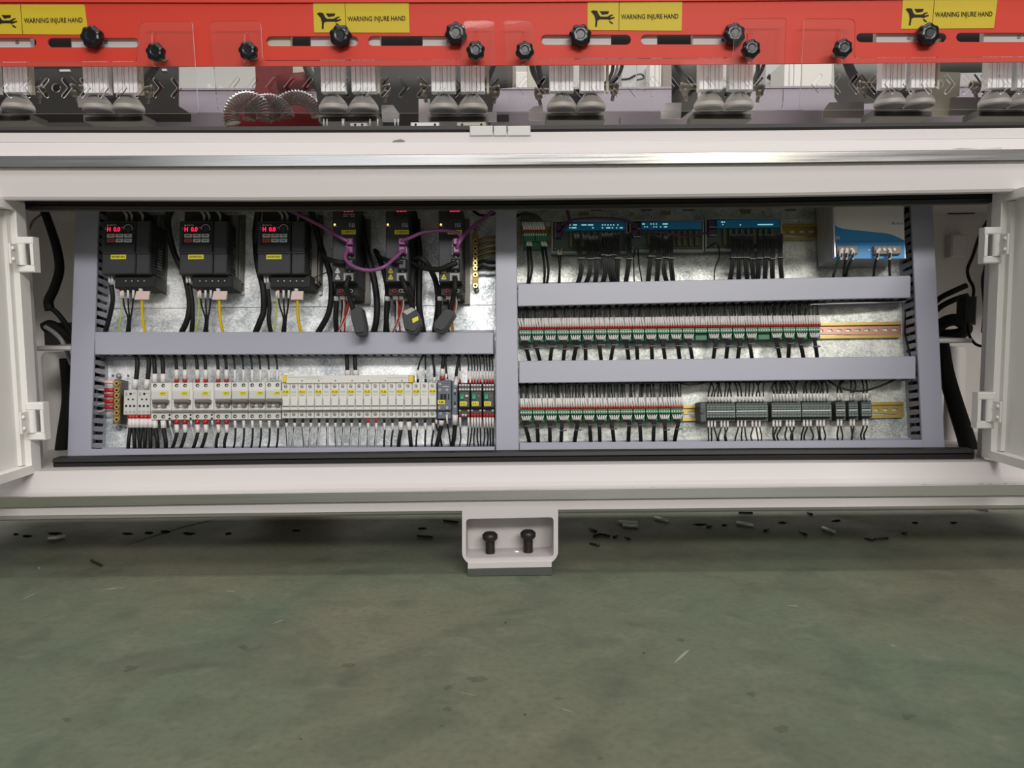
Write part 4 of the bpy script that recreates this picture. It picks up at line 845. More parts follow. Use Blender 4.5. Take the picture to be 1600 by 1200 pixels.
b = MB()
for x0, x1 in ((688, 692), (693, 697.5), (700, 702)): pbox(b, FP, x0, 615.5, x1, 624.5, .069, .0706)
t.part('vent', b, 'hole'); b = MB(); ptext(b, FP, 'SIEMENS', 691.5, 603, 701.5, 604.8, .0708); t.part('brand_print', b, 'sleeve')
b = MB(); pbox(b, FP, 684, 625, 695, 631.5, .07, .0712); ptext(b, FP, 'KM1', 686, 626.6, 693.5, 630, .0714, 1); t.part('yellow_label', b, ['ylabel', 'ink'])
b = MB(); pbox(b, FP, 709.5, 613, 712, 617, .062, .063); pbox(b, FP, 709.5, 628, 712, 633, .062, .063); t.part('slot', b, 'hole')
for k, (pts, sl, r_, fe) in enumerate((([(692, 548, .03), (693, 560, .05), (691.5, 575, .055), (691, 592, .05)], [(692, 576, .055), (691, 588, .052)], .0042, [(691, 587, .052), (691, 595, .05)]),
        ([(703, 548, .03), (698, 556, .045), (696, 566, .055), (699, 592, .055)], [(697, 584, .056), (699, 597, .052)], .0022, None), ([(718, 548, .03), (717, 560, .045), (714, 576, .052), (712, 596, .05)], [(713.5, 590, .052), (711.5, 603, .066)], .0034, None))):
    wire3('contactor_wire', ORD[k] + ' wire entering the blue-grey contactor from above', 'wire', 'wires at the contactor', pts, r_, 'wire', sl, fe)
for k, (pts, sl, r_) in enumerate((([(690, 655, .05), (688, 672, .045), (684, 690, .042), (680, 706, .03)], [(690, 656, .05), (689, 664, .046)], .0046), ([(698, 648, .06), (699, 662, .055), (702, 680, .045), (705, 706, .03)], [(698, 648, .06), (699, 662, .055)], .0016),
        ([(711, 650, .06), (710.5, 668, .05), (709, 685, .045), (705, 706, .03)], [(711, 648, .062), (710.5, 663, .055)], .0046), ([(684, 655, .05), (682, 666, .045), (687, 680, .042), (692, 706, .03)], [(682, 656, .05), (682, 662, .046)], .0022))):
    wire3('contactor_wire', ORD[k] + ' wire leaving the blue-grey contactor below', 'wire', 'wires at the contactor', pts, r_, 'wire', sl)
for i, x0 in enumerate((716.5, 735.2, 754.5)):
    rl = ('relay next to the contactor', 'middle one of three relays', 'relay next to the middle duct')[i]; lab = ('black relay with green clip next to the contactor', 'middle black relay with green clip', 'black relay with green clip next to the middle duct')[i]
    t = Thing('relay', lab, 'relay', FP, FP.p(x0 + 9, 652, .01), 'black relays with green clips')
    b = MB(); pbox(b, FP, x0, 598, x0 + 18, 653, .01, .05, 0, .001); pbox(b, FP, x0 + .5, 611, x0 + 17.6, 637, .05, .066, 0, .0015); t.part('body', b, 'black')
    for yy, n_, o_ in ((601.5, 4, 0), (608.3, 4, 0), (641, 2, 1), (648.2, 2, 2)):
        for k in range(n_):
            xx = x0 + (2.3 + k * 4.4 if o_ == 0 else (2.3 + k * 13.2 if o_ == 1 else 6.7 + k * 4.4)); b = MB(); pcyl(b, FP, xx, yy, 1.7, .049, .0512, 8); t.part('terminal_screw', b, 'screw')
    b = MB(); pbox(b, FP, x0 + 2.2, 615.6, x0 + 8.2, 624, .066, .070, 0, .001); pcyl(b, FP, x0 + 5.2, 617.8, 1.0, .07, .0703, 6, 1); t.part('green_clip', b, ['green2', 'hole'])
    b = MB(); pbox(b, FP, x0 + 1.8, 627.3, x0 + 12.6, 634, .066, .067); ptext(b, FP, 'KA%d' % i, x0 + 3.4, 629, x0 + 10.8, 632.4, .0672, 1); t.part('yellow_label', b, ['ylabel', 'ink'])
    b = MB()
    if i == 0: pbox(b, FP, x0 + 10.5, 617, x0 + 15, 620, .066, .067)
    else: pbox(b, FP, x0 + 11, 618.2, x0 + 14.5, 618.8, .066, .0665)
    t.part('mark', b, 'pink' if i == 0 else 'frame')
    if i == 0: b = MB(); c = FP.at(x0 + 13.2, 630.5, .067); b.sphere((c[0], c[1], .067), .0018); t.part('lamp', b, 'ygwire')
    for k in range(4):
        xx = x0 + 2.3 + 4.4 * k; rnd = random.Random(i * 9 + k)
        if not (i, k) in ((0, 1), (0, 2)):
            wire3('relay_wire', '%s wire above the %s' % (ORD[k], rl), 'wire', 'relay wires above', [(xx - 5 + rnd.uniform(-4, 4), 547, .03), (xx - 1, 562, .045), (xx, 580, .05), (xx, 600, .052)], .0015, 'wire', [(xx, 580, .05), (xx, 593, .052)], [(xx, 592, .052), (xx, 598, .052)])
            wire3('relay_wire', '%s wire below the %s' % (ORD[k], rl), 'wire', 'relay wires below', [(xx, 645, .052), (xx, 665, .05), (xx + rnd.uniform(-5, 3), 685, .045), (xx + rnd.uniform(-7, 4), 705, .03)], .0016, 'wire', [(xx, 652, .052), (xx + .3, 668, .049)], [(xx, 645, .053), (xx, 652, .053)])
# ================================================================== green terminal rows
def green_row(tag_, xs, n, y_top, slope, group):
    P_ = 19.65
    for i in range(n):
        x0 = xs + i * P_; x1 = x0 + P_ - .7; dy = -(x0 - 811) * slope; q = lambda y: y_top + y + dy
        t = Thing('terminal_block', '%s green five-way terminal block from the middle duct, %s row' % (ORD[i], tag_), 'terminal block', FP, FP.p((x0 + x1) / 2, q(20), .008), group)
        b = MB(); pbox(b, FP, x0, q(0), x1, q(8), .008, .052, 0, .001); pbox(b, FP, x0 + .2, q(8.6), x1 - .2, q(19.5), .008, .040, 0, .001); t.part('body', b, 'green')
        b = MB()
        for k in range(5): pcyl(b, FP, x0 + 1.9 + k * 3.9, q(4.4), 1.15, .052, .0526, 6)
        t.part('screws', b, 'sleeve', kind='stuff')
        b = MB()
        for k in range(5):
            xx = x0 + 2.5 + k * 3.7; xe = x0 + 9.5 + (k - 2) * 2.2
            b.tube([FP.p(xx, q(9.5), .047), FP.p((xx + xe) / 2, q(13), .05), FP.p(xe, q(17), .049)], .0016, 5, 0, 2)
        for k in range(5):
            xx = x0 + 1.9 + k * 3.9; rnd = random.Random(int(x0 * 7 + k + y_top)); lean = rnd.uniform(-2.2, 1.2) - 1
            big = rnd.uniform(-3.5, 2.0)
            wire3('control_wire', '%s wire into the %s green block of the %s row, white sleeve, red ferrule' % (ORD[k], ORD[i], tag_), 'wire', 'wires above the %s green terminals' % tag_,
                  [(xx + lean + big, q(-38), .03), (xx + lean * 1.2 + big * .5, q(-26), .043), (xx + lean, q(-15), .046), (xx, q(-1), .046)], .0017 if tag_ == 'lower' else .0019, 'greywire' if (k + i) % 3 else 'wire', [(xx + lean, q(-17.5), .046), (xx + .2, q(-3.5), .046)], [(xx, q(-4), .0465), (xx, q(0), .046)], n=5)
        if i in ((19, 14) if tag_ == 'upper' else ()): continue
        rnd = random.Random(int(x0 + y_top)); xc = x0 + 9.5 + rnd.uniform(-4, 4); bend = rnd.uniform(-8, 8)
        B = Thing('wire_bundle', 'black wire bundle hanging below the %s green block, %s row' % (ORD[i], tag_), 'wire bundle', FP, FP.p(xc, q(46), .04), 'wire bundles below the %s green terminals' % tag_)
        B.part('marker_sleeves', b, 'sleeve')
        thin = (i % 4 == 0) or (tag_ == 'upper' and i > 18)
        for k in range(4):
            o_ = (k - 1.5) * (1.5 if thin else 1.0); s_ = (k - 1.5) * 3.2
            B.part('wire', MB().tube([FP.p(x0 + 9.5 + s_, q(15), .047), FP.p(xc + o_, q(24), .048), FP.p(xc + o_ + bend * .5, q(36), .045), FP.p(xc + o_ + bend, q(52), .03)], .0013 if thin else .0021, 5, 0, 3), 'wire')
        yt = q(rnd.uniform(24, 34)); ti = MB(); c = FP.at(xc + bend * .2 + 1, yt, .047); ti.box(c[0] - .005, c[0] + .0062, c[1] - .0012, c[1] + .0012, .042, .051); ti.box(c[0] + .005, c[0] + .009, c[1] - .0006, c[1] + .0022, .046, .049); B.part('cable_tie', ti, 'black')
green_row('upper', 811, 24, 515.0, 0.0105, 'upper green terminal blocks')
green_row('lower', 812.5, 13, 640.0, 0.0085, 'lower green terminal blocks')
# first small green block (top row)
t = Thing('terminal_block', 'small green ten-way terminal block beside the first circuit board', 'terminal block', FP, FP.p(836, 382, .008))
b = MB(); pbox(b, FP, 817.5, 362, 836, 376, .008, .05, 0, .001); pbox(b, FP, 836.6, 362, 855, 376, .008, .05, 0, .001); pbox(b, FP, 817.5, 376.5, 855, 386, .008, .036); t.part('body', b, 'green')
b = MB()
for k in range(10): pbox(b, FP, 818.6 + k * 3.65, 365, 820.6 + k * 3.65, 368, .05, .0506)
t.part('screws', b, 'sleeve', kind='stuff')
for k in range(9):
    x = 818.5 + k * 3.9; wire3('control_wire', ORD[k] + ' wire arching into the small green block by the first board', 'wire', 'wires above the small green block', [(806, 340 - k * .6, .03), (818 + k * 1.5, 333, .045), (x - 4, 343, .05), (x + 1.5, 361, .048)], .0016, 'greywire', [(x - 2.5, 347, .05), (x + 1.2, 360, .048)], [(x + 1.2, 359, .049), (x + 1.5, 362.5, .048)])
for k, (xa, xm, xe) in enumerate(((824, 826, 824), (828, 831, 826), (846, 851, 850), (850, 857, 854), (872, 874, 872), (877, 875, 875))):
    wire3('control_wire', ORD[k] + ' thick black wire dropping from the first green block and board', 'wire', 'drop wires by the first board', [(xa, 378 if k < 4 else 392, .04), ((xa + xm) / 2, 398 if k < 4 else 404, .045), (xm, 422, .045), (xe, 447, .03)], .0026 if k < 4 else .0016, 'wire', [(xa, 376 if k < 4 else 390, .04), ((xa + xm) / 2, 384 if k < 4 else 398, .045)])
# ================================================================== circuit boards
def board(i, x0, x1, y0, y1, lab, leds):
    D = .04; t = Thing('circuit_board', lab, 'circuit board', FP, FP.p((x0 + x1) / 2, y1, .01), 'blue-striped circuit boards'); W_ = x1 - x0
    b = MB(); pbox(b, FP, x0, y0, x1, y1, .01, D - .006); t.part('board', b, 'pcb')
    b = MB(); A = ppoly(FP, [(x0, y0), (x1, y0), (x1, y1), (x0, y1)], D); I = ppoly(FP, [(x0 + 2.4, y0 + 2.2), (x1 - 2.4, y0 + 2.2), (x1 - 2.4, y1 - 3), (x0 + 2.4, y1 - 3)], D); b.plate(A, [I], D - .012, D); t.part('tray_edge', b, 'frame')
    b = MB(); pbox(b, FP, x0 + 18, y0 + 2.5, x1 - 3, y0 + 15, D - .006, D + .006, 0, .001); sp = t.part('blue_strip', b, 'blue', label='glossy blue cover strip')
    b = MB()
    for xx, yy, w_ in leds: pbox(b, FP, x0 + xx, y0 + yy, x0 + xx + w_, y0 + yy + 1.7, D + .006, D + .0068)
    t.part('status_lamps', b, 'cyan', parent=sp, label='rows of tiny lit lamps')
    for yy in (4, 16.5):
        b = MB(); q = FP.rect(x0 + 6, y0 + yy, x0 + 17, y0 + yy + 11, D + .004); b.box(*q, D - .006, D + .004); b.box(q[0], q[0] + .0012, q[2], q[3], D + .004, D + .0055, 1); b.box(q[0], q[1], q[2], q[2] + .0012, D + .004, D + .0055, 1); t.part('network_port', b, ['black', 'sleeve'])
    n = int((W_ - 30) / 9.3)
    for k in range(n):
        xx = x0 + 28 + k * 9.3
        b = MB(); pbox(b, FP, xx, y0 + 16.5, xx + 5.2, y1 - 9, D - .006, D + .002, 0, .0008); t.part('connector', b, 'conn')
    b = MB()
    for xx in (5.5, 16.5): c = FP.at(x0 + xx, y0 + 44, D); b.sphere((c[0], c[1], D - .003), .0022)
    t.part('mounting_screws', b, 'screw', kind='stuff')
L1 = [(28, 6, 2), (34, 6, 6), (47, 6, 8), (57, 6, 8.5), (79, 6, 2), (83, 6, 2), (87.5, 6, 2), (92, 6, 2), (96.5, 6, 2), (103, 6, 2), (28, 10.5, 2), (32, 10.5, 7), (64, 10.5, 2), (79, 10.5, 2), (86, 10.5, 6), (94.5, 10.5, 2), (101, 10.5, 2), (107, 10.5, 4.5)]
L2 = [(20, 6, 4), (33, 6, 1.6), (37, 6, 1.6), (41.5, 6, 1.6), (52, 6, 8), (23, 10.5, 1.6), (27, 10.5, 1.6), (37.5, 10.5, 1.6), (41.5, 10.5, 1.6), (48, 10.5, 1.6), (54, 10.5, 5)]
L3 = [(25, 5.5, 3), (29.5, 5.5, 1.4), (27, 9.5, 1.4), (54, 10, 2), (82, 9.5, 24)]
board(0, 861.5, 980.5, 344.5, 395.5, 'circuit board with blue strip beside the small green block', L1)
board(1, 983.5, 1100, 343, 393, 'middle circuit board with blue strip and bare connectors', L2)
board(2, 1102, 1222, 340.5, 391.5, 'circuit board with blue strip nearest the power supply', L3)
BN = [[(901, 365), (907, 404), (908, 425), (901, 448)], [(914, 366), (922, 405), (921, 428), (913, 448)], [(924, 368), (932, 404), (932, 428), (929, 448)], [(930, 368), (943, 399), (946, 425), (940, 446)], [(944, 364), (950, 400), (953, 425), (958, 446)],
      [(953, 364), (956, 399), (958, 428), (964, 446)], [(964, 364), (965, 404), (964, 446)], [(981, 362), (983, 405), (977, 446)], [(1022, 366), (1017, 401), (1012, 446)], [(1030, 368), (1029, 405), (1026, 444)], [(1042, 368), (1039, 403), (1038, 425), (1043, 444)],
      [(1048, 366), (1048, 404), (1052, 444)], [(1145, 366), (1146, 403), (1140, 441)], [(1155, 366), (1155, 403), (1154, 441)], [(1166, 366), (1165, 403), (1168, 441)], [(1173, 366), (1175, 405), (1178, 441)], [(1190, 366), (1186, 404), (1184, 441)],
      [(1199, 366), (1197, 403), (1195, 440)], [(1209, 366), (1207, 405), (1207, 440)], [(1219, 364), (1219, 403), (1222, 440)]]
for i, pts in enumerate(BN):
    wb_ = ('beside the small green block' if i < 8 else ('in the middle' if i < 12 else 'nearest the power supply')); j = i if i < 8 else (i - 8 if i < 12 else i - 12)
    B = Thing('wire_bundle', '%s grey wire bundle hanging from the circuit board %s' % (ORD[j], wb_), 'wire bundle', FP, FP.p(pts[-1][0], pts[-1][1], .03), 'grey wire bundles on the circuit boards')
    for k in range(5):
        o_ = (k - 2) * 1.45; ds = [.045, .066, .06, .03] if len(pts) == 4 else [.045, .066, .03]
        P3 = [FP.p(x + o_ * (1.3 if n_ == 0 else 1), y + (k % 3 if n_ == 0 else 0), d + (k % 2) * .002) for n_, ((x, y), d) in enumerate(zip(pts, ds))]
        B.part('wire', MB().tube(P3, .0013, 5, 0, 4), 'greywire')
        B.part('crimp_sleeve', MB().tube([P3[0], [P3[0][a] * .8 + P3[1][a] * .2 for a in range(3)]], .0015, 5, 0, 1), 'palewire')
    c = FP.at(*pts[1], .068); ti = MB(); ti.box(c[0] - .0058, c[0] + .0066, c[1] - .0012, c[1] + .0012, .058, .073); ti.box(c[0] + .006, c[0] + .009, c[1] - .001, c[1] + .0018, .064, .07); B.part('cable_tie', ti, 'black')
cable('dark purple cable arching along the first board to the second', [(875, 354, .05), (885, 347, .06), (905, 342, .066), (945, 341, .068), (975, 344, .062), (992, 350, .05)], .003, 'purpled', 'network_cable', 'purple network cables')
cable('dark purple cable crossing the bare connectors to the third board', [(992, 362, .05), (1010, 362, .06), (1035, 363, .066), (1065, 369, .066), (1090, 367, .06), (1112, 361, .05)], .0022, 'purpled', 'network_cable', 'purple network cables')
cable('dark purple cable rising from the first board to the opening edge', [(877, 362, .05), (884, 354, .06), (890, 345, .055), (885, 325, .04)], .0036, 'purpled', 'network_cable', 'purple network cables')
for k, (X, Y_) in enumerate(((873, 353), (873, 366), (992, 352), (992, 362), (1112, 348), (1113, 361))):
    b = MB(); pbox(b, FP, X - 4.5, Y_ - 4, X + 4.5, Y_ + 4, .044, .056, 0, .0015); solo('network_plug', 'dark purple plug in the %s port of the %s circuit board' % (('upper', 'lower')[k % 2], ORD[k // 2]), 'plug', FP, FP.p(X, Y_, .044), b, 'purpled', 'dark purple network plugs')
for k, pts in enumerate(([(992, 390, .04), (990, 405, .045), (991, 440, .03)], [(997, 390, .04), (998, 410, .045), (1003, 440, .03)], [(1104, 388, .04), (1120, 380, .05), (1124, 400, .045), (1117, 420, .045), (1116, 440, .03)])):
    wire3('board_wire', ORD[k] + ' lone thin black wire dropping below the circuit boards', 'wire', 'lone wires under the boards', pts, .0014)
# ================================================================== power supply
t = Thing('power_supply', 'blue and grey power supply unit with two terminal strips', 'power supply', FP, FP.p(1345, 408, .01)); D = .086
q = FP.rect(1299, 322, 1413.5, 404, D)
b = MB(); b.box(q[0], q[1], q[2], q[3] + .012, .01, D - .001); body = t.part('case', b, 'psmetal')
b = MB()
for k in range(11): z = .014 + k * .0083; b.box(q[0] - .0022, q[0] + .001, q[2] + .001, q[3] + .012, z, z + .005)
t.part('side_fin', b, 'psmetal')
wave = [(1299, 346.5), (1303, 351), (1309, 355), (1318, 357.5), (1330, 359), (1350, 361), (1370, 363), (1388, 365), (1397, 368), (1405, 371.5), (1413.5, 376)]
b = MB(); b.prism(ppoly(FP, wave + [(1413.5, 404), (1299, 404)], D + .002), D - .001, D + .002); fc = t.part('blue_front', b, 'blue')
b = MB(); b.prism([(q[0], q[3] + .012), (q[1], q[3] + .012)] + ppoly(FP, wave[::-1], D + .002), D - .001, D + .0018); gf = t.part('grey_front', b, 'psgrey')
b = MB(); b.prism(ppoly(FP, [(1393, 350.5), (1399, 350.5), (1396, 345), ], D + .0021), D, D + .0021); b.prism(ppoly(FP, [(1394.8, 349.6), (1397.4, 349.6), (1396.1, 347.2), ], D + .0022), D, D + .0022, 1); ptext(b, FP, 'DELTA', 1400, 347.8, 1411.5, 350.6, D + .0024); t.part('brand_print', b, ['blue', 'psgrey'], parent=gf)
b = MB()
for x0 in (1304, 1308.5): pbox(b, FP, x0, 369.5, x0 + 3.4, 373.5, D, D + .0024, 0); pbox(b, FP, x0 + .7, 370.2, x0 + 2.7, 372.8, D, D + .0026, 1)
pbox(b, FP, 1357, 389, 1359.5, 391.5, D, D + .0024, 0); t.part('front_marks', b, ['sleeve', 'blue'], parent=fc)
b = MB(); pbox(b, FP, 1299.5, 377, 1413, 377.6, D, D + .0023); t.part('seam', b, mat('deep_blue_seam', (.008, .07, .2, 1)), parent=fc)
b = MB(); pbox(b, FP, 1301, 319, 1328, 323.5, D, D + .0026); t.part('yellow_label', b, 'ylabel', parent=gf)
for x0, x1, n in ((1308, 1340.5, 3), (1366, 1408, 4)):
    b = MB(); pbox(b, FP, x0, 384, x1, 396.5, D + .001, D + .012, 0, .001); tb = t.part('terminal_strip', b, 'brown')
    for k in range(n):
        b = MB(); pcyl(b, FP, x0 + 7 + k * (x1 - x0 - 10) / n + 1, 389.5, 2.4, D + .012, D + .014, 8); t.part('terminal_screw', b, 'screw', parent=tb)
for k, (xx, xe, m_) in enumerate(((1314.5, 1301, 'wire'), (1323, 1318, 'wire'), (1333, 1321, 'wire'), (1371.5, 1364.5, 'wire'), (1391, 1390.5, 'wire'))):
    wire3('supply_wire', ORD[k] + ' wire with pale lug below the power supply', 'wire', 'wires below the power supply', [(xx, 392, .103), (xx - 1, 402, .101), ((xx + xe) / 2 - 1, 415, .09), (xe, 436, .04)], .0027 if k else .0034, m_ if k else mat('green_wire', (.01, .06, .03, 1), .4), [(xx, 390, .103), (xx - 1, 406, .099)])
# ================================================================== grey terminals lower row
GB = [(1104, 1149, 10), (1150, 1200, 11), (1205.5, 1252, 10), (1253, 1299.5, 10), (1306, 1321.5, 3), (1326, 1341, 3), (1346, 1362, 3)]
yy_ = lambda x, y: y - (x - 1094) * .0095
b = MB(); pbox(b, FP, 1093.5, 628, 1104, 660, .006, .05, 0, .002); pcyl(b, FP, 1098.5, 642, 4.5, .05, .053, 10, 1)
solo('end_stop', 'dark end stop clamped before the grey terminals', 'end stop', FP, FP.p(1098, 660, .006), b, ['termd', 'black'])
for i, (x0, x1, n) in enumerate(GB):
    q = lambda y: yy_(x0, y)
    t = Thing('terminal_strip', '%s grey-green terminal strip along the lower rail' % ORD[i], 'terminal strip', FP, FP.p((x0 + x1) / 2, q(660), .006), 'grey-green terminal strips')
    b = MB(); pbox(b, FP, x0, q(628), x1, q(659), .006, .034, 0, .001); pbox(b, FP, x0 - .5, q(633), x1 + .4, q(653.5), .034, .046, 0, .001); t.part('body', b, 'termd')
    w_ = (x1 - x0 - 1) / n; b = MB(); h_ = MB()
    for k in range(n):
        xx = x0 + .6 + k * w_
        for ya, yb_ in ((634, 640.2), (645.4, 652.5)):
            pbox(b, FP, xx, q(ya), xx + w_ - .7, q(yb_), .046, .049, 0, .0004); pbox(h_, FP, xx + w_ * .25, q(ya + 2), xx + w_ * .6, q(ya + 4.2), .049, .0495)
    t.part('clamps', b, 'termg', kind='stuff'); t.part('clamp_slots', h_, 'hole', kind='stuff')
    b = MB(); pbox(b, FP, x0 + 1, q(642), x1 - 1, q(643.8), .046, .0475); t.part('marker_strip', b, 'btn')
    m_ = max(2, int(n * .8))
    for k in range(m_):
        xx = x0 + 3 + k * (x1 - x0 - 5) / m_; rnd = random.Random(i * 31 + k)
        wire3('control_wire', '%s wire entering the %s grey-green terminal strip from above' % (ORD[k], ORD[i]), 'wire', 'wires above the grey terminals', [(xx + rnd.uniform(-9, 9), q(592), .03), (xx + rnd.uniform(-3, 4), q(605), .045), (xx + rnd.uniform(-1, 1), q(616), .045), (xx, q(629), .036)], .0016 if i < 2 else .0019, 'wire', [(xx, q(616 if i > 1 else 621), .045), (xx, q(628), .038)])
        if (k % 4 == 3) or i == 6 and k > 1: continue
        wire3('control_wire', '%s wire leaving the %s grey-green terminal strip below' % (ORD[k], ORD[i]), 'wire', 'wires below the grey terminals', [(xx, q(658), .036), (xx + rnd.uniform(-1, 1), q(670), .042), (xx + rnd.uniform(-5, 5), q(684), .042), (xx + rnd.uniform(-8, 8), q(702), .03)], .0016 if i < 2 else .0019, 'wire', [(xx, q(658), .037), (xx, q(668), .042)])
cable('long black wire sagging above the short grey terminals', [(1290, 592, .03), (1310, 604, .055), (1330, 610, .06), (1352, 610, .06), (1378, 602, .055), (1400, 592, .03)], .0022, grp='sagging wires in the lower rows')
cable('black wire crossing under the duct above the grey terminals', [(1055, 596, .04), (1075, 601, .05), (1100, 598, .045), (1120, 592, .03)], .0018, grp='sagging wires in the lower rows')
for k in range(7):
    x = 1206 + k * 9.5
    wire3('control_wire', ORD[k] + ' black wire curving from the duct near the end of the upper green row', 'wire', 'curving wires above the upper green row', [(x + 12 + k * 3, 468, .03), (x + 3, 474, .045), (x - 3, 484, .048), (x - 6, 494, .044)], .0019)
cable('long black wire lying under the duct towards the far duct', [(1268, 477, .04), (1300, 472, .05), (1360, 470, .045), (1415, 468, .03)], .0025, grp='sagging wires in the lower rows')
cable('thin white wire lying under the duct towards the far duct', [(1262, 476, .04), (1300, 474.5, .05), (1360, 473, .045), (1415, 471, .03)], .0015, 'palewire', grp='sagging wires in the lower rows')
# ================================================================== cables beside the panel
def wcable(label, pts, r, m='wire', grp='black cables beside the panel'):
    t = [FW.p(x, y, -d) for x, y, d in pts]; return solo('cable', label, 'cable', FW, t[-1], MB().tube(t, r, 10, 0, 6), m, grp)
wcable('thick black cable bundle bulging beside the inverter-side duct', [(66, 322, 1.85), (75, 345, 1.85), (88, 385, 1.83), (93, 420, 1.83), (85, 450, 1.84), (76, 470, 1.85), (78, 485, 1.85)], [.009, .011])
wcable('black cable running from the bulging bundle behind the duct', [(76, 478, 1.85), (90, 490, 1.85), (105, 510, 1.86), (118, 535, 1.87)], .006)
wcable('thin brown cable high in the door-side corner', [(44, 362, 1.8), (52, 345, 1.82), (66, 334, 1.85)], .0025, 'brown')
wcable('white cable crossing a dark recess beside the duct', [(70, 510, 1.83), (85, 520, 1.83), (98, 535, 1.83), (112, 570, 1.84)], .005, 'palewire')
wcable('black cable rising behind the white one beside the duct', [(68, 512, 1.88), (80, 508, 1.88), (100, 520, 1.88), (115, 530, 1.88)], .012)
wcable('black cable low behind the inverter-side duct', [(104, 560, 1.9), (108, 620, 1.9), (100, 680, 1.9), (95, 716, 1.9)], .016)
wcable('thin black cable winding down by the power supply door', [(1543, 345, 1.72), (1530, 370, 1.75), (1520, 400, 1.78), (1512, 420, 1.8), (1514, 435, 1.8), (1521, 450, 1.78), (1520, 470, 1.78)], .0034)
wcable('upper black cable leaving behind the far duct', [(1455, 478, 1.9), (1470, 465, 1.88), (1490, 455, 1.86), (1510, 446, 1.86)], .0065)
wcable('second black cable leaving behind the far duct', [(1455, 492, 1.9), (1472, 478, 1.88), (1492, 468, 1.86), (1512, 462, 1.86)], .0065)
wcable('coiled fat black cable beside the far duct', [(1458, 520, 1.9), (1475, 504, 1.88), (1495, 500, 1.86), (1510, 512, 1.86), (1498, 522, 1.87), (1470, 524, 1.9)], .014)
wcable('drooping thin black cable beside the far shelf bar', [(1512, 505, 1.76), (1515, 525, 1.75), (1525, 538, 1.74), (1540, 542, 1.72)], .003)
wcable('very thick black cable bundle slanting down beside the far duct', [(1470, 530, 1.84), (1478, 580, 1.83), (1492, 630, 1.82), (1508, 680, 1.81), (1520, 722, 1.80)], [.016, .02])
wcable('black cable along the far cabinet edge', [(1541, 415, 1.64), (1536, 440, 1.65), (1539, 480, 1.65), (1536, 520, 1.65)], .004)
b = MB(); pbox(b, FW, 1510, 463, 1527, 508, -1.80, -1.76, 0, .004); solo('cable_gland', 'black plug on the winding cable by the power supply door', 'plug', FW, FW.p(1518, 508, -1.78), b, 'black')
b = MB(); pbox(b, FW, 69, 504, 112, 539, -1.95, -1.90); solo('recess_shade', 'black box added as shade of the recess behind the crossing white cable', 'box', FW, FW.p(90, 539, -1.9), b, 'black')  # shade of the recess, put in as a black box
# ================================================================== upper machine: red cover
YR = 1.66
red_y = lambda x: col3(103.5, 102, 96.5, x)
def slot(x0, x1, y0, y1, F=FW, d=-YR):
    r_ = (y1 - y0) / 2; out = []
    for k in range(9): a = math.pi / 2 + math.pi * k / 8; out.append((x0 + r_ + r_ * math.cos(a), (y0 + y1) / 2 - r_ * math.sin(a)))
    for k in range(9): a = -math.pi / 2 + math.pi * k / 8; out.append((x1 - r_ + r_ * math.cos(a), (y0 + y1) / 2 - r_ * math.sin(a)))
    return ppoly(F, out, d)
rc = Thing('red_cover', 'long red sheet cover with slots above the grinding heads', 'cover', FW, FW.p(800, 102, -YR))
SL = [(-90, 57, 59, 74), (74, 218, 59, 74), (416, 560, 56.5, 72), (575, 722, 56, 71.5), (845, 986, 54, 70), (1001, 1150, 54, 69.5), (1338, 1479, 51.5, 66), (1494, 1640, 51, 65.5)]
outer = ppoly(FW, [(x, red_y(x)) for x in (-200, 0, 400, 800, 1200, 1600, 1800)] + [(1800, -20), (1200, -16), (400, -14), (-200, -14)], -YR)
b = MB(); b.plate(outer, [slot(*s_) for s_ in SL], -YR - .004, -YR); rc.part('sheet', b, 'red')
def strip(mb, x0, x1, f0, f1, d0, d1):
    xs = [x0] + [x for x in (0, 400, 800, 1200, 1600) if x0 < x < x1] + [x1]
    mb.prism(ppoly(FW, [(x, f0(x)) for x in xs] + [(x, f1(x)) for x in xs[::-1]], d1), d0, d1); return mb
rc.part('lower_fold', strip(MB(), -200, 1800, lambda x: red_y(x) - 8, red_y, -YR, -YR + .003), 'red')
rc.part('upper_fold', strip(MB(), -200, 1800, lambda x: -12 , lambda x: col3(3, 3, -4, x), -YR, -YR + .004), 'red')
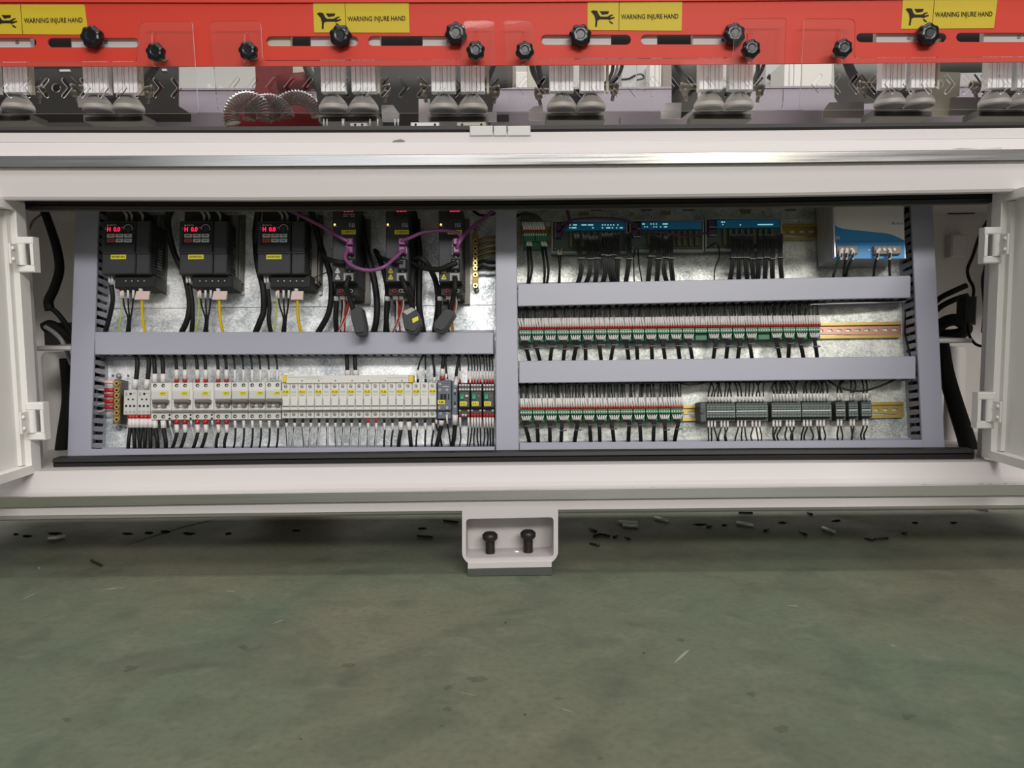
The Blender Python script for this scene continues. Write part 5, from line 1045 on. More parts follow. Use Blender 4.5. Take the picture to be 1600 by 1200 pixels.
# stickers
def sticker(i, P4, lab):
    (xa, ya), (xb, yb1), (xc, yc), (xd, yd) = P4    # tl tr br bl
    f = lambda s_, t_: (xa + (xb - xa) * s_ + ((xd + (xc - xd) * s_) - (xa + (xb - xa) * s_)) * t_, ya + (yb1 - ya) * s_ + ((yd + (yc - yd) * s_) - (ya + (yb1 - ya) * s_)) * t_)
    e = -YR; b = MB(); b.prism(ppoly(FW, P4, e + .001), e, e + .001)
    b.prism(ppoly(FW, [f(.331, 0), f(.336, 0), f(.336, 1), f(.331, 1)], e + .0013), e + .001, e + .0013, 1)
    ic = lambda pts: ppoly(FW, [f((x - 145) / 1185, (y - 5) / 370) for x, y in pts], e + .0014)
    for poly in ([(185, 140), (215, 125), (265, 132), (290, 185), (310, 205), (395, 205), (430, 183), (468, 176), (468, 188), (440, 200), (425, 218), (482, 207), (487, 222), (440, 238), (420, 248), (400, 240), (300, 240), (270, 255), (262, 333), (240, 333), (245, 250), (232, 195), (205, 160)], [(295, 137), (415, 137), (405, 170), (330, 182)], [(412, 258), (428, 258), (470, 288), (464, 300), (430, 284)]):
        b.prism(ic(poly), e + .001, e + .0014, 1)
    x0, y0 = f(.355, .62); x1, y1 = f(.962, .46)
    q = FW.rect(x0, f(.36, .45)[1], x1, f(.36, .665)[1], e + .0016); b.text('WARNING INJURE HAND', q[0], q[1], q[2], q[3], e + .0016, 1)
    rc.part('warning_sticker', b, ['yellow', 'ink'], label='yellow sticker reading WARNING INJURE HAND')
sticker(0, [(-18, 7), (132, 7), (138, 54), (-16, 53)], ''); sticker(1, [(489, 4.5), (638.5, 4), (640, 51), (491, 50.5)], ''); sticker(2, [(918, 1), (1066, 1), (1065, 48), (918, 47)], ''); sticker(3, [(1411, -3), (1559, -4), (1553, 44), (1408, 45)], '')
# bars, and a black sheet painting the dark behind the slots
bars = [(-20, 47, 66, 'lplate'), (111, 215, 66, 'lplate'), (485, 560, 64, 'lplate'), (575, 594, 64, 'lplate'), (660, 722, 64, 'lplate'), (846, 955, 62, 'lplate'), (1000, 1027, 62, 'lplate'), (1082, 1150, 62, 'lplate'), (1369, 1440, 59, 'lplate'), (1537, 1640, 58, 'lplate'), (414, 454, 64, 'oplate')]
for k, (x0, x1, yc, m_) in enumerate(bars):
    b = MB(); pbox(b, FW, x0, yc - 12, x1, yc + 12, -YR - .025, -YR - .010, 0, .001); c = FW.at(min(x1 - 20, x0 + 55), yc, -YR - .010)
    t = Thing('slide_bar', '%s pale slide bar seen through the slots of the red cover' % ORD[k], 'bar', FW, FW.p(x0, yc, -YR - .03), 'pale slide bars behind the red cover'); t.part('bar', b, 'wallg' if m_ == 'lplate' else m_)
    if x1 - x0 > 60: t.part('grub_screw', MB().cyl(c[0], c[1], -YR - .012, -YR - .009, .004, 10), 'heat')
b = MB(); pbox(b, FW, -200, 30, 1800, 98, -YR - .125, -YR - .12); solo('dark_backing', 'black sheet added as shade behind the slots of the red cover', 'panel', FW, FW.p(800, 98, -YR - .12), b, 'hole')
# ------------------------------------------------------------------ guards
YG = 1.632
def chev(x, y, s_): return [(x + s_ * a, y + c) for a, c in ((-8, 0), (3, -14), (5.5, -16), (8.3, -14.2), (8, -11), (-.8, 0), (8, 11), (8.3, 14.2), (5.5, 16), (3, 14))]
def guard(outline, cx, yc, lab, slots_, rad):
    k_ = YG / FPX
    hs = []
    for s_ in (-1, 1):
        for j in range(7):
            x = cx + s_ * (20 + 28.6 * j) + (0 if s_ < 0 else -3); hs.append(ppoly(FW, chev(x, yc - (x - 800) * .0035 * 0, -s_)[::1], -YG))
    c = FW.at(cx, yc, -YG); hs.append([(c[0] + 6.3 * k_ * math.cos(2 * math.pi * a / 20), c[1] + 6.3 * k_ * math.sin(2 * math.pi * a / 20)) for a in range(20)])
    for sx, y0, y1 in slots_:
        pts = []
        for a in range(9): q = math.pi * a / 8; pts.append((sx + 4 * math.cos(q), y0 + 4 - 4 * math.sin(q)))
        for a in range(9): q = math.pi + math.pi * a / 8; pts.append((sx + 4 * math.cos(q), y1 - 4 - 4 * math.sin(q)))
        hs.append(ppoly(FW, pts, -YG))
    o_ = rounded(ppoly(FW, outline, -YG), rad)
    b = MB(); b.plate(o_, hs, -YG - .0035, -YG, 0, 1)
    solo('acrylic_guard', lab, 'guard', FW, FW.p(cx, outline[-1][1], -YG), b, ['clear', 'edge'], 'clear acrylic guards')
RD = [.007, .012, .008, .008, .012, .007, .012, .012]
guard([(-135, 34), (-90, 34), (-85, 97), (213, 96), (218, 33), (300, 33), (310, 177), (-130, 178)], 87, 137, 'clear acrylic guard under the sticker cut off by the photo edge, chevron cutouts', [(241, 50, 103), (-112, 50, 103)], RD)
guard([(328, 33), (407, 32), (410, 94), (720, 93), (722, 32), (772, 32), (775, 177), (340, 176)], 557, 136, 'clear acrylic guard before the red background machine, chevron cutouts', [(386, 50, 101), (743, 48, 103)], RD)
guard([(788, 32), (833, 32), (841, 92), (1145, 90), (1150, 29), (1229, 28), (1223, 172), (795, 176)], 1008, 135, 'clear acrylic guard centred on the bare gap, chevron cutouts', [(817, 50, 101), (1172, 48, 98)], RD)
guard([(1257, 29), (1337, 29), (1335, 90), (1640, 88), (1645, 28), (1700, 28), (1690, 170), (1249, 172)], 1468, 131, 'clear acrylic guard before the olive cream plate, chevron cutouts', [(1312, 46, 101), (1665, 46, 101)], RD)
# ------------------------------------------------------------------ knobs
def knob(lab, x, y, rp, Y, grp, stem=True):
    r_ = rp * Y / FPX; c = FW.at(x, y, -Y + .02); t = Thing('star_knob', lab, 'knob', FW, (c[0], c[1], -Y), grp)
    b = MB(); n = 42; rings = []
    ph0 = random.Random(int(x)).uniform(0, 1)
    for (sc_, z) in ((.86, 0.0), (1.0, .004), (1.0, .013), (.90, .0175), (.55, .0195), (.34, .0185)):
        rings.append([(c[0] + r_ * sc_ * (1 - .13 * (1 - math.cos(7 * a + ph0 * 6)) / 2 * (1 if sc_ > .5 else 0)) * math.cos(a), c[1] + r_ * sc_ * (1 - .13 * (1 - math.cos(7 * a + ph0 * 6)) / 2 * (1 if sc_ > .5 else 0)) * math.sin(a), -Y + .003 + z) for a in [2 * math.pi * k / n for k in range(n)]])
    vs = [p for rg in rings for p in rg]; fs = [(i * n + k, i * n + (k + 1) % n, (i + 1) * n + (k + 1) % n, (i + 1) * n + k) for i in range(len(rings) - 1) for k in range(n)]
    b.add(vs, fs, 0, True); b.add(rings[-1], [tuple(range(n))]); b.add(rings[0], [tuple(range(n))[::-1]])
    t.part('knob_head', b, 'knob')
    t.part('stem', MB().cyl(c[0], c[1], -YR - .02, -Y + .004, r_ * .32, 10), 'screw')
for x, y, l in ((141, 56, 'large black star knob beside the clipped yellow sticker'), (531, 54.5, 'large black star knob overlapping the second yellow sticker'), (712, 51, 'large black star knob at the far end of the double slot'), (907, 54, 'large black star knob touching the third yellow sticker'), (1148.5, 52, 'large black star knob nearly touching a small one'), (1453, 52, 'large black star knob overlapping the last yellow sticker')):
    knob(l, x, y, 17, YR, 'large star knobs on the red cover')
for x, y, l in ((241, 80, 'small star knob on the guard cut off by the photo edge'), (386, 78, 'small star knob on the near ear of the second guard'), (743, 77.5, 'small star knob on the far ear of the second guard'), (820, 78, 'small star knob on the near ear of the third guard'), (1175, 75, 'small star knob on the far ear of the third guard'), (1319, 74, 'small star knob on the near ear of the fourth guard')):
    knob(l, x, y, 14.3, YG - .002, 'small star knobs on the guards')
# ------------------------------------------------------------------ cover joints on the ledge
for k, (x0, x1) in enumerate(((734, 770), (771.3, 791.5), (793, 829))):
    b = MB(); pbox(b, FW, x0, 196.5, x1, 212, -1.60, -1.549, 0, .0012); solo('joint_plate', ('pale grey joint plate on the ledge, nearest the warning-side guards', 'narrow middle pale grey joint plate on the ledge', 'pale grey joint plate on the ledge under the third guard')[k], 'plate', FW, FW.p(x0, 212, -1.56), b, 'breaker2', 'joint plates on the ledge')
# ------------------------------------------------------------------ spindles
YS = 1.735
PAIRS = [((-27, 22), 144, 164, 'half-hidden'), ((147, 194), 145, 165, ''), ((519, 567), 143, 165, ''), ((692, 738), 143, 165, ''), ((877.5, 925.5), 142, 163, ''), ((1111.5, 1158.5), 139.5, 161, ''), ((1397, 1443.5), 137, 157, ''), ((1563.5, 1610), 137, 157, '')]
CUPX = [(-25, 28.5), (153.5, 201), (521.5, 568), (693.5, 738.5), (877.5, 923), (1107.5, 1153.5), (1390, 1435.5), (1554, 1600)]
for i, (xs, yb_, yc, _) in enumerate(PAIRS):
    for j in (0, 1):
        x = xs[j]; cx = CUPX[i][j]; F_ = FW; zf = -YS + .032
        lab = '%s grinding spindle of the %s pair, silver finned body and grey cup' % (('nearer the inverter-side door,', 'nearer the supply-side door,')[j].split(',')[0] + ':', ORD[i])
        lab = '%s spindle of the %s pair, silver finned body above a grey cup' % (('first', 'second')[j], ORD[i])
        c0 = FW.at(cx, yc, -YS); t = Thing('grinding_spindle', lab, 'grinding head', FW, (c0[0], c0[1], -YS), 'grinding spindles under the red cover')
        q = FW.rect(x - 19, 60, x + 19, yb_, zf); b = MB(); b.box(q[0], q[1], q[2], q[3], zf - .022, zf - .006)
        xs_ = (0, .19, .38, .47, .66, .82, 1.0)
        for a_, e_ in zip(xs_[:-1], xs_[1:]): b.box(q[0] + (q[1] - q[0]) * a_ + .0006, q[0] + (q[1] - q[0]) * e_ - .0006, q[2], q[3], zf - .008, zf, 0, .0008)
        t.part('motor_body', b, 'alu')
        k_ = YS / FPX; y = lambda py: FW.at(cx, py, -YS)[1]; ct = yb_ + 2
        b = MB(); b.lathe(c0[0], -YS, [(3 * k_, y(yb_ - 1)), (3 * k_, y(ct + 4))], 12); t.part('shaft', b, 'screw')
        b = MB(); pr = [(3, yc - 18), (6.5, yc - 17.5), (11, yc - 14), (15.5, yc - 9), (19.3, yc - 3.5), (21.4, yc), (22, yc + 1.5)]
        b.lathe(c0[0], -YS, [(r_ * k_, y(p_)) for r_, p_ in pr], 32, 0, False)
        b.lathe(c0[0], -YS, [(22 * k_, y(yc + 1.5)), (22.6 * k_, y(yc + 2.5)), (22.6 * k_, y(yc + 7.5))], 32, 1, False)
        b.lathe(c0[0], -YS, [(22.6 * k_, y(yc + 7.5)), (22.3 * k_, y(yc + 9.3)), (21.2 * k_, y(yc + 10.0)), (20.6 * k_, y(yc + 10.1))], 32, 0, False)
        b.lathe(c0[0], -YS, [(20.6 * k_, y(yc + 10.1)), (15.5 * k_, y(yc + 5)), (4 * k_, y(yc + 4))], 32, 2, False)
        t.part('cup_wheel', b, ['cup', 'cupb', 'dplate'])
    # slide rail beside the pair
    xr_ = xs[1] + 22
    b = MB(); pbox(b, FW, xr_, 60, xr_ + 3.6, yb_ + 2, -YS + .018, -YS + .03)
    if i not in (5,): solo('guide_strip', 'narrow cream guide strip beside the %s pair of spindles' % ORD[i], 'strip', FW, FW.p(xr_, yb_, -YS), b, 'oplate', 'cream guide strips')
    b = MB(); mx_ = (CUPX[i][0] + CUPX[i][1]) / 2; yt = yc + 17
    pbox(b, FW, mx_ - 47, yt - 3, mx_ + 46, yt + 7, -YS - .10, -YS - .035); b.prism(ppoly(FW, [(mx_ - 47, yt), (mx_ + 46, yt), (mx_ + 40, yt + 8), (mx_ - 40, yt + 8)], -YS - .033), -YS - .035, -YS - .033)
    t = Thing('spindle_tray', 'dark tray behind the cups of the %s spindle pair' % ORD[i], 'tray', FW, FW.p(mx_, yt + 8, -YS - .05), 'trays behind the cups'); t.part('tray', b, 'mplate')
    b = MB(); pbox(b, FW, mx_ - 44, yt + .5, mx_ + 43, yt + 7, -YS - .033, -YS - .030); t.part('tray_recess', b, 'dplate')
    b = MB(); pbox(b, FW, mx_ - 30, yb_ - 2, mx_ + 32, yb_ + 8, -YS - .08, -YS - .05); pbox(b, FW, mx_ - 34, yb_ + 8, mx_ + 30, yt - 3, -YS - .09, -YS - .07); t.part('carriage', b, 'dplate')
# plates between the heads
PL = [([(-200, 60), (278, 60), (278, 165), (297, 177), (297, 190), (-200, 192)], 1.95, 'dplate', 'broad dark plate behind the first two spindle pairs'),
      ([(120, 150), (138, 148), (138, 166), (122, 167)], 1.83, 'lplate', 'small pale tab beside the second spindle pair'),
      ([(485, 60), (800, 60), (800, 136), (775, 138), (765, 198), (500, 198)], 1.97, 'dplate', 'broad dark plate behind the third and fourth spindle pairs'),
      ([(596, 164), (614, 164), (623.5, 177), (623.5, 190), (597, 190)], 1.86, 'wallg', 'grey angled plate beside the third spindle pair'),
      ([(654, 154.5), (672, 154.5), (671, 175), (676, 190), (654, 190)], 1.84, 'lplate', 'pale plate on the near side of the fourth spindle pair'),
      ([(755, 175), (776, 175), (776, 190), (755, 190)], 1.84, 'wallg', 'grey plate on the far side of the fourth spindle pair'),
      ([(826, 173), (834, 166), (848, 165), (849, 188), (826, 188)], 1.84, 'lplate', 'pale plate on the near side of the fifth spindle pair'),
      ([(934, 188), (940, 177), (940, 188)], 1.833, 'lplate', 'small pale triangle under the fifth spindle pair'),
      ([(828, 60), (858, 60), (858, 145), (842, 136), (832, 112)], 1.95, 'dplate', 'dark plate behind the near hoses of the fifth pair'),
      ([(1050, 60), (1090, 60), (1090, 165), (1064, 185), (1050, 158)], 1.93, 'dplate', 'dark plate on the near side of the sixth spindle pair'),
      ([(1033, 172), (1040, 161), (1065, 160), (1064, 185), (1033, 185)], 1.86, 'lplate', 'pale angled plate beside the sixth spindle pair'),
      ([(1305, 60), (1385, 60), (1385, 160), (1312, 162), (1305, 150)], 1.95, 'mplate', 'dark plate on the near side of the seventh spindle pair'),
      ([(1286, 173), (1296, 160), (1350, 159), (1350, 184), (1285, 184)], 1.86, 'mplate', 'dark angled plate beside the seventh spindle pair'),
      ([(1440, 112), (1501, 113), (1499, 150), (1492, 152), (1486, 181), (1430, 181)], 1.88, 'oplate', 'olive cream plate between the seventh and eighth pair'),
      ([(1487, 152), (1545, 152), (1545, 172), (1540, 180), (1484, 180)], 1.86, 'mplate', 'dark angled plate beside the eighth spindle pair'),
      ([(1455, 60), (1560, 60), (1560, 112), (1500, 113), (1455, 110)], 1.93, 'dplate', 'dark plate above the olive cream plate')]
for pts, Y, m_, lab in PL:
    b = MB(); b.prism(ppoly(FW, pts, -Y), -Y - .006, -Y); solo('support_plate', lab, 'plate', FW, FW.p(pts[-1][0], pts[-1][1], -Y), b, m_, 'plates around the spindles')
# light through slots in the plates, imitated by white strips
for k, (x0, x1, y) in enumerate(((93, 109, 110), (253, 260, 109))):
    b = MB(); pbox(b, FW, x0, y - 1.5, x1, y + 1.5, -1.95, -1.945); solo('lit_slot', ORD[k] + ' white strip imitating a lit slot high on the broad dark plate', 'tag', FW, FW.p(x0, y, -1.95), b, 'sleeve', 'imitated lit slots on dark plates')
# valves
for k, (x, y, s_) in enumerate(((58, 140, 1), (122, 138, -1), (228, 140, 1), (599, 138, 1), (667, 138, -1), (770, 140, 1), (846, 143, -1), (955, 136, 1), (1074, 136, -1), (1182, 138, 1), (1352, 133, -1), (1528, 133, -1))):
    Y = 1.84; c = FW.at(x, y, -Y); t = Thing('coolant_valve', 'dull brass valve number-less: ' if False else ('%s dull brass valve between the spindles' % ORD[k]), 'valve', FW, (c[0], c[1], -Y), 'dull brass coolant valves')
    b = MB(); b.tube([(c[0] - s_ * .022, c[1], -Y), (c[0] + s_ * .012, c[1] + .001, -Y)], [.006, .0085], 10, 0, 1); b.torus((c[0] + s_ * .013, c[1], -Y), (1, 0, 0), .008, .003); t.part('body', b, 'valve')
    b = MB(); b.sphere((c[0] + s_ * .006, c[1] - .012, -Y + .004), .009, 0, 10); b.tube([(c[0] + s_ * .006, c[1] - .012, -Y), (c[0] + s_ * .002, c[1] - .03, -Y)], .004, 8, 0, 1); t.part('elbow', b, 'valve')
    b = MB(); b.tube([(c[0] - s_ * .005, c[1] + .002, -Y + .004), (c[0] + s_ * .012, c[1] + .022, -Y + .006)], .0022, 6, 0, 1); t.part('lever', b, 'dplate')
def hoses(lst, m_, grp):
    for k, (lab, pts, r_) in enumerate(lst): P_ = [FW.p(x, y, -Y) for x, y, Y in pts]; solo('hose', lab, 'hose', FW, P_[-1], MB().tube(P_, r_, 8, 0, 6), m_, grp)
hoses([('inner black hose curving beyond the fifth spindle pair', [(958, 90, 1.85), (957, 110, 1.85), (950, 125, 1.84), (944, 132, 1.84)], .004), ('outer black hose curving beyond the fifth spindle pair', [(974, 90, 1.86), (970, 110, 1.86), (960, 126, 1.85), (945, 136, 1.84)], .004),
       ('first black hose before the fifth spindle pair', [(829, 90, 1.85), (833, 112, 1.85), (842, 130, 1.84), (848, 145, 1.84)], .006), ('second black hose before the fifth spindle pair', [(840, 90, 1.85), (843, 112, 1.85), (850, 128, 1.84)], .006),
       ('upper black hose beyond the sixth spindle pair', [(1196, 85, 1.85), (1192, 105, 1.85), (1184, 120, 1.85), (1177, 130, 1.85)], .004), ('lower black hose beyond the sixth spindle pair', [(1183, 85, 1.86), (1184, 110, 1.86), (1176, 130, 1.85), (1168, 152, 1.85)], .005),
       ('black hose crossing before the sixth spindle pair', [(1050, 85, 1.88), (1060, 108, 1.88), (1078, 128, 1.88), (1085, 145, 1.87)], .006), ('black hose behind the seventh spindle pair', [(1320, 85, 1.9), (1330, 112, 1.9), (1345, 132, 1.9), (1370, 148, 1.88)], .011),
       ('grey hose slanting before the second spindle guide strip', [(248, 95, 1.88), (240, 108, 1.88), (230, 122, 1.88), (222, 136, 1.88)], .009), ('black hose slanting beyond the fourth spindle pair', [(775, 90, 1.88), (768, 110, 1.88), (760, 130, 1.88)], .006)], 'wire', 'black hoses among the spindles')
hoses([('pale hose between the two black ones by the fifth pair', [(966, 90, 1.855), (963, 110, 1.855), (955, 126, 1.845), (946, 134, 1.84)], .003)], 'palewire', 'black hoses among the spindles')
hoses([('long dark flexible pipe behind the third spindle pair', [(478, 90, 2.02), (482, 108, 2.02), (492, 125, 2.0), (500, 140, 2.0)], .012)], 'dplate', 'black hoses among the spindles')
# bright conveyor blocks in front of dark plate
for k, (x0, y0, x1, y1, m_) in enumerate(((641.5, 191, 686.5, 198.5, 'lplate'), (714, 191, 759, 198.5, 'oplate'), (547, 192, 573, 198, 'wallg'))):
    t = Thing('steel_block', ('bright steel block with two holes behind the ledge', 'cream steel block with two holes behind the ledge', 'small grey block behind the ledge')[k], 'block', FW, FW.p(x0, y1, -1.75)); b = MB(); pbox(b, FW, x0, y0, x1, y1, -1.75, -1.70, 0, .001); t.part('block', b, m_)
    for xx in (x0 + 8, x1 - 7): c = FW.at(xx, (y0 + y1) / 2, -1.70); t.part('hole', MB().cyl(c[0], c[1], -1.702, -1.6995, .0026, 8), 'hole')
for k, x in enumerate((506, 511, 536, 578, 590, 617, 622)):
    b = MB(); P_ = FW.at(x, 186, -1.72); Q = FW.at(x, 200, -1.72); b.tube([(P_[0], P_[1], -1.72), (Q[0], Q[1], -1.72)], .0016 + (k == 2) * .002, 6, 0, 1); solo('guide_pin', ORD[k] + ' thin upright pin behind the ledge by the third pair', 'pin', FW, (Q[0], Q[1], -1.72), b, 'lplate', 'upright pins behind the ledge')
# rear beams
YB = 2.20
b = MB(); strip(b, -250, 1850, lambda x: col3(138, 136.5, 132, x), lambda x: col3(178, 176, 171, x), -YB - .08, -YB); strip(b, -250, 1850, lambda x: col3(138, 136.5, 132, x), lambda x: col3(141, 139.5, 135, x), -YB, -YB + .004)
solo('rear_beam', 'lilac-grey box beam running behind the spindles', 'beam', FW, FW.p(800, 176, -YB), b, 'beam')
b = MB(); strip(b, -250, 1850, lambda x: col3(176, 174.5, 169, x), lambda x: col3(208, 206, 200, x), -YB, -YB + .04)
t = Thing('rear_sill', 'mauve-grey sill below the lilac-grey beam', 'sill', FW, FW.p(800, 206, -YB)); t.part('sill', b, 'beamd')
b = MB(); pbox(b, FW, 776.5, 179, 795, 189.5, -YB + .04, -YB + .042); t.part('opening', b, 'hole')
for x in (968, ): b = MB(); pbox(b, FW, x, 184, x + 1, 193, -YB + .04, -YB + .041); t.part('gap', b, 'hole')
# ------------------------------------------------------------------ red machine and ribbed hoses behind
Y = 2.08
rm = Thing('red_machine', 'dark red machine column glimpsed behind the ribbed hoses', 'machine', FW, (FW.at(440, 215, -Y)[0], 0, -Y))
b = MB(); b.prism(rounded(ppoly(FW, [(397, 60), (450, 60), (456, 110), (452, 150), (500, 165), (505, 215), (350, 215), (352, 166), (384, 160), (400, 140), (399, 110)], -Y), .02, 4), -Y - .05, -Y)
q = FW.rect(384, 200, 500, 215, -Y); b.box(q[0], q[1], 0.0, q[3], -Y - .05, -Y - .01); rm.part('column', b, 'dred')
b = MB(); c = FW.at(470, 128, -Y); b.tube([(c[0] - .05, c[1] - .01, -Y + .02), (c[0] + .05, c[1], -Y + .02)], .022, 12, 0, 1); rm.part('handle', b, 'dred')
b = MB(); b.sphere((c[0] - .045, c[1] - .005, -Y + .03), .008, 0, 10, (.6, 1.6, .6)); rm.part('fitting', b, 'sleeve')
b = MB(); pbox(b, FW, 456, 60, 480, 130, -Y - .04, -Y - .015); rm.part('flange', b, 'oplate')
for k, (cx, cy, R_, a0, a1, rr) in enumerate(((388, 183, 26, 200, -10, 12), (420, 188, 30, 175, 10, 9), (463, 188, 34, 175, 10, 10))):
    Yh = 1.97 + k * .015; b = MB(); k_ = Yh / FPX; c = FW.at(cx, cy, -Yh); n = 26
    for j in range(n):
        a = R(a0 + (a1 - a0) * j / (n - 1)); p_ = (c[0] + R_ * k_ * math.cos(a), c[1] + R_ * k_ * math.sin(a), -Yh); b.torus(p_, (-math.sin(a), math.cos(a), 0), rr * k_, 1.5 * k_, 0, 16, 5)
    b2 = [(c[0] + R_ * k_ * math.cos(R(a0 + (a1 - a0) * j / 11)), c[1] + R_ * k_ * math.sin(R(a0 + (a1 - a0) * j / 11)), -Yh) for j in range(12)]; b.tube(b2, rr * k_, 12, 0, 2)
    solo('ribbed_hose', ('clear ribbed hose arching nearest the pale wall', 'clear ribbed hose arching in the middle', 'clear ribbed hose arching nearest the third spindle pair')[k], 'hose', FW, (c[0], c[1], -Yh), b, 'hose', 'clear ribbed hoses')
# ------------------------------------------------------------------ things further back
BG = [(790, 800, 95, 141, 3.0, 'hole', 'narrow black gap panel beyond the beam'), (800, 806, 95, 140, 3.05, 'brown', 'narrow brown edge beyond the beam'), (806, 824, 112, 140, 2.9, 'wall', 'white upright box beyond the beam'), (824, 850, 95, 140, 3.1, 'oplate', 'beige panel beyond the fifth hoses'),
      (945, 970, 95, 140, 3.0, 'wall', 'white panel seen past the curving hoses'), (971, 995, 95, 122, 2.9, 'wallg', 'small grey cabinet over the bare gap'), (995, 1014, 95, 140, 3.1, 'wallg', 'tall grey cabinet in the bare gap'), (1015, 1033.5, 95, 140, 3.0, 'wall', 'white upright post in the bare gap'),
      (1034.5, 1050, 100, 140, 3.05, 'brown', 'brown panel before the sixth pair'), (1196, 1224, 95, 138, 3.1, 'wallg', 'grey panel beyond the sixth pair'), (1225, 1252, 95, 138, 2.9, 'wall', 'white ribbed post beyond the sixth pair'), (1253, 1300, 95, 138, 3.1, 'wall', 'broad white board before the seventh pair')]
for x0, x1, y0, y1, Y, m_, lab in BG:
    b = MB(); q = FW.rect(x0, y0, x1, y1 + 6, -Y); b.box(q[0], q[1], 0.0, q[3], -Y - .15, -Y, 0, .002); t = Thing('far_cabinet', lab, 'cabinet', FW, ((q[0] + q[1]) / 2, 0, -Y), 'pale panels beyond the beam'); t.part('panel', b, m_)
    if 'ribbed' in lab or 'post in' in lab:
        for xx in (x0 + 8, x0 + 15): b = MB(); pbox(b, FW, xx, y0, xx + 1.2, y1 + 5, -Y, -Y + .003); t.part('rib', b, 'wallg')
hoses([('thin black lead looping on the grey cabinet', [(971, 124, 2.898), (982, 123, 2.898), (992, 118, 2.898), (1002, 116, 2.97), (1006, 122, 2.97), (996, 125, 2.898)], .003), ('short black lead beyond the sixth pair', [(1200, 118, 3.095), (1206, 122, 3.095), (1211, 124, 3.095)], .008)], 'wire', 'far black leads')
b = MB(); Yc = 3.4
for k, (x, h_) in enumerate(((327, 11), (332, 6), (337, 7), (341, 4), (345, 8), (370, 6), (374, 4))):
    t = MB(); t.prism(rounded(ppoly(FW, [(x - 3, 141), (x - 2.4, 141 - h_), (x + 1, 141 - h_ * .7), (x + 3, 141)], -Yc), .003, 2), -Yc - .02, -Yc); solo('far_tool', ORD[k] + ' small grey object standing on the beam before the pale wall', 'tool', FW, FW.p(x, 141, -Yc), t, 'wallg', 'small things on the far shelf')
b = MB(); q = FW.rect(280, 141, 400, 144, -3.3); b.box(q[0], q[1], 0, q[3], -3.5, -3.3); solo('far_bench', 'pale bench before the wall behind the beam', 'bench', FW, (q[0], 0, -3.3), b, 'wall')
# ------------------------------------------------------------------ pins on the floor
def fpt(px, py):
    r_ = ray(px, py); t_ = -CAM.z / r_.z; return (CAM.x + r_.x * t_, CAM.y + r_.y * t_)
PINS = [(75, 845, 102, 842, 1), (143, 878, 158, 886, 0), (652, 839, 676, 842, 0), (693, 815, 716, 818, 0), (966, 819, 996, 820, 1), (973, 824, 997, 825, 1), (1023, 812, 1046, 817, 1), (922, 827, 932, 833, 0), (928, 840, 938, 835, 0), (938, 836, 952, 840, 0), (922, 851, 936, 855, 0), (959, 842, 964, 838, 0), (977, 841, 984, 845, 0),
        (1154, 803, 1176, 803.5, 0), (1151, 820, 1178, 824, 1), (1105, 826, 1111, 822, 0), (1262, 803, 1269, 806, 0), (1250, 832, 1260, 838, 0), (1285, 828, 1304, 834, 1), (1352, 843, 1364, 847, 0), (1366, 845, 1387, 843, 0), (1523, 796, 1544, 799, 1), (1194, 832, 1200, 828, 0), (1410, 836, 1416, 834, 0)]
for k, (x0, y0, x1, y1, br) in enumerate(PINS):
    a = fpt(x0, y0); c = fpt(x1, y1); r_ = .0042 if br else .0028
    b = MB(); b.tube([(a[0], r_ + .0006, -a[1]), (c[0], r_ + .0006, -c[1])], r_, 8, 0, 1)
    solo('metal_pin', ('bright steel pin' if br else 'dark metal sliver') + ' on the green floor, ' + ORD[k] + ' from the inverter side', 'pin', FW, (a[0], .0006, -a[1]), b, 'pin' if br else 'bolt', 'metal pins scattered on the floor')
c = FW.at(807, 860, -1.555); b = MB(); b.sphere((c[0], c[1] - .001, -1.55), .006, 0, 10, (1.3, .5, .6)); solo('loose_pin', 'shiny loose pin lying in the foot bracket', 'pin', FW, (c[0], c[1], -1.55), b, 'pin')
# floor crack
cr = [fpt(x, y) for x, y in ((338, 812), (310, 818), (285, 824), (262, 832), (240, 838), (215, 846), (185, 857))]
b = MB(); b.add([(x, .0006, -y - .0035 + (i in (0, 6)) * .003) for i, (x, y) in enumerate(cr)] + [(x, .0006, -y + .0035 - (i in (0, 6)) * .003) for i, (x, y) in enumerate(cr)], [(i, i + 1, 8 + i, 7 + i) for i in range(6)])
o = mesh_obj('trim_crack', b, 'oil', (0, 0, 0)); o.matrix_world = FW.M; o['kind'] = 'structure'
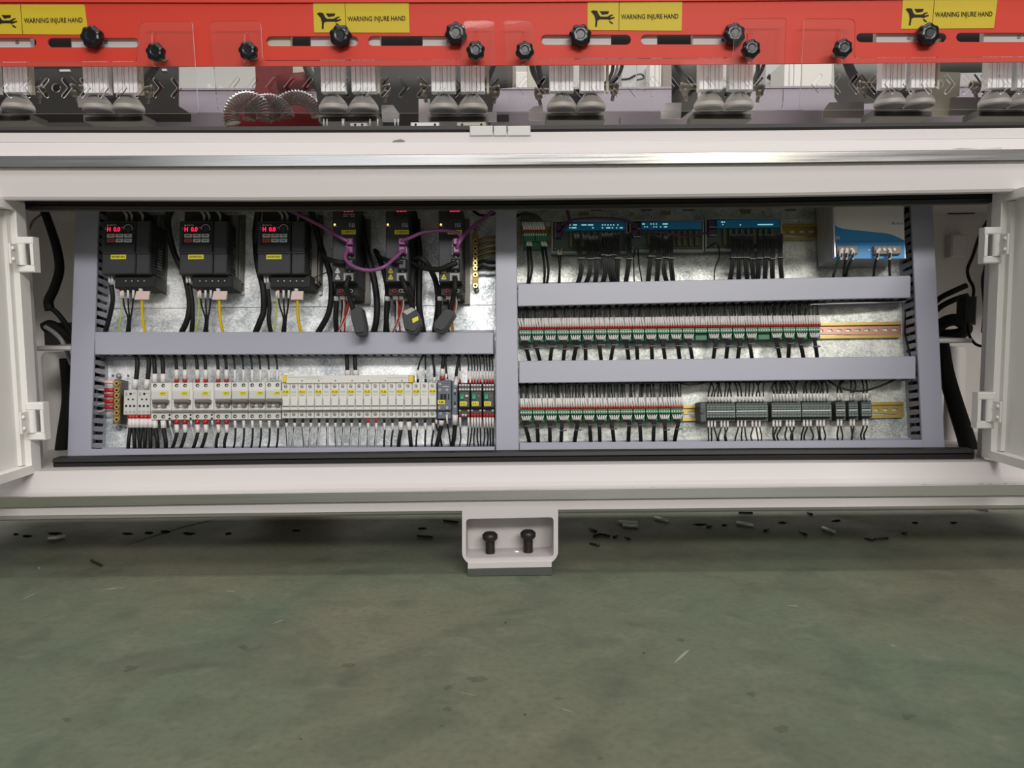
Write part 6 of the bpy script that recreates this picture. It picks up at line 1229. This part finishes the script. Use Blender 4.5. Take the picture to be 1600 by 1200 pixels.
# oil stains on the floor where the machine drips
rnd = random.Random(3)
for k, (x, y, w_) in enumerate(((25, 835, 6), (42, 838, 9), (85, 834, 14), (200, 834, 9), (232, 833, 8), (258, 831, 9), (295, 834, 12), (357, 834, 7), (462, 829, 8), (1095, 820, 12), (1132, 821, 5), (1222, 817, 8), (1306, 814, 8), (1430, 817, 7), (1490, 817, 7), (660, 826, 8))):
    pts = []
    for j in range(10):
        a = 2 * math.pi * j / 10; q = rnd.uniform(.6, 1.1); p_ = fpt(x + w_ * q * math.cos(a), y + 2.2 * q * math.sin(a)); pts.append((p_[0], .0005, -p_[1]))
    b = MB(); b.add(pts, [tuple(range(10))]); o = mesh_obj('trim_oil_stain', b, 'oil', (0, 0, 0)); o.matrix_world = FW.M; o['kind'] = 'structure'
for k, (x0, y0, x1, y1, w_) in enumerate(((1053, 1037, 1078, 1014, .006), (718, 1082, 745, 1088, .002), (868, 1105, 898, 1114, .002), (160, 922, 196, 918, .008), (352, 924, 368, 924.5, .006), (62, 890, 60, 885, .004), (1228, 946, 1250, 948, .006), (1390, 1008, 1400, 1010, .006), (425, 975, 445, 968, .004), (30, 940, 60, 925, .004))):
    a = fpt(x0, y0); c = fpt(x1, y1); d_ = Vector((c[0] - a[0], c[1] - a[1])); n_ = Vector((-d_.y, d_.x)).normalized() * w_ / 2; rr = random.Random(k); up = []; dn = []
    for j in range(9):
        t_ = j / 8; q = math.sin(math.pi * t_) * rr.uniform(.5, 1.2); up.append((a[0] + d_.x * t_ + n_.x * q, .0005, -(a[1] + d_.y * t_ + n_.y * q))); dn.append((a[0] + d_.x * t_ - n_.x * q, .0005, -(a[1] + d_.y * t_ - n_.y * q)))
    b = MB(); b.add(up + dn, [(j, j + 1, 10 + j, 9 + j) for j in range(8)]); o = mesh_obj('trim_scratch', b, 'scuff', (0, 0, 0)); o.matrix_world = FW.M; o['kind'] = 'structure'
for k, (x, y, w_) in enumerate(((745, 1062, 16), (700, 1075, 10), (700, 1108, 8), (690, 1135, 6), (872, 1092, 7), (1220, 1140, 14), (1175, 1085, 10), (205, 1045, 14), (545, 1040, 12), (380, 1012, 9), (790, 973, 2), (1006, 1020, 2.2), (820, 1117, 2.5), (938, 1186, 6), (470, 1155, 2), (105, 1125, 9), (1420, 1120, 12), (1065, 1000, 8))):
    pts = []
    for j in range(12):
        a = 2 * math.pi * j / 12; q = rnd.uniform(.5, 1.2); p_ = fpt(x + w_ * q * math.cos(a), y + w_ * .45 * q * math.sin(a)); pts.append((p_[0], .0005, -p_[1]))
    b = MB(); b.add(pts, [tuple(range(12))]); o = mesh_obj('trim_dirt', b, 'smudge' if w_ > 3 else 'bolt', (0, 0, 0)); o.matrix_world = FW.M; o['kind'] = 'structure'
print('objects', len(bpy.data.objects), 'tris~', sum(len(o.data.polygons) for o in bpy.data.objects if o.type == 'MESH') * 2)
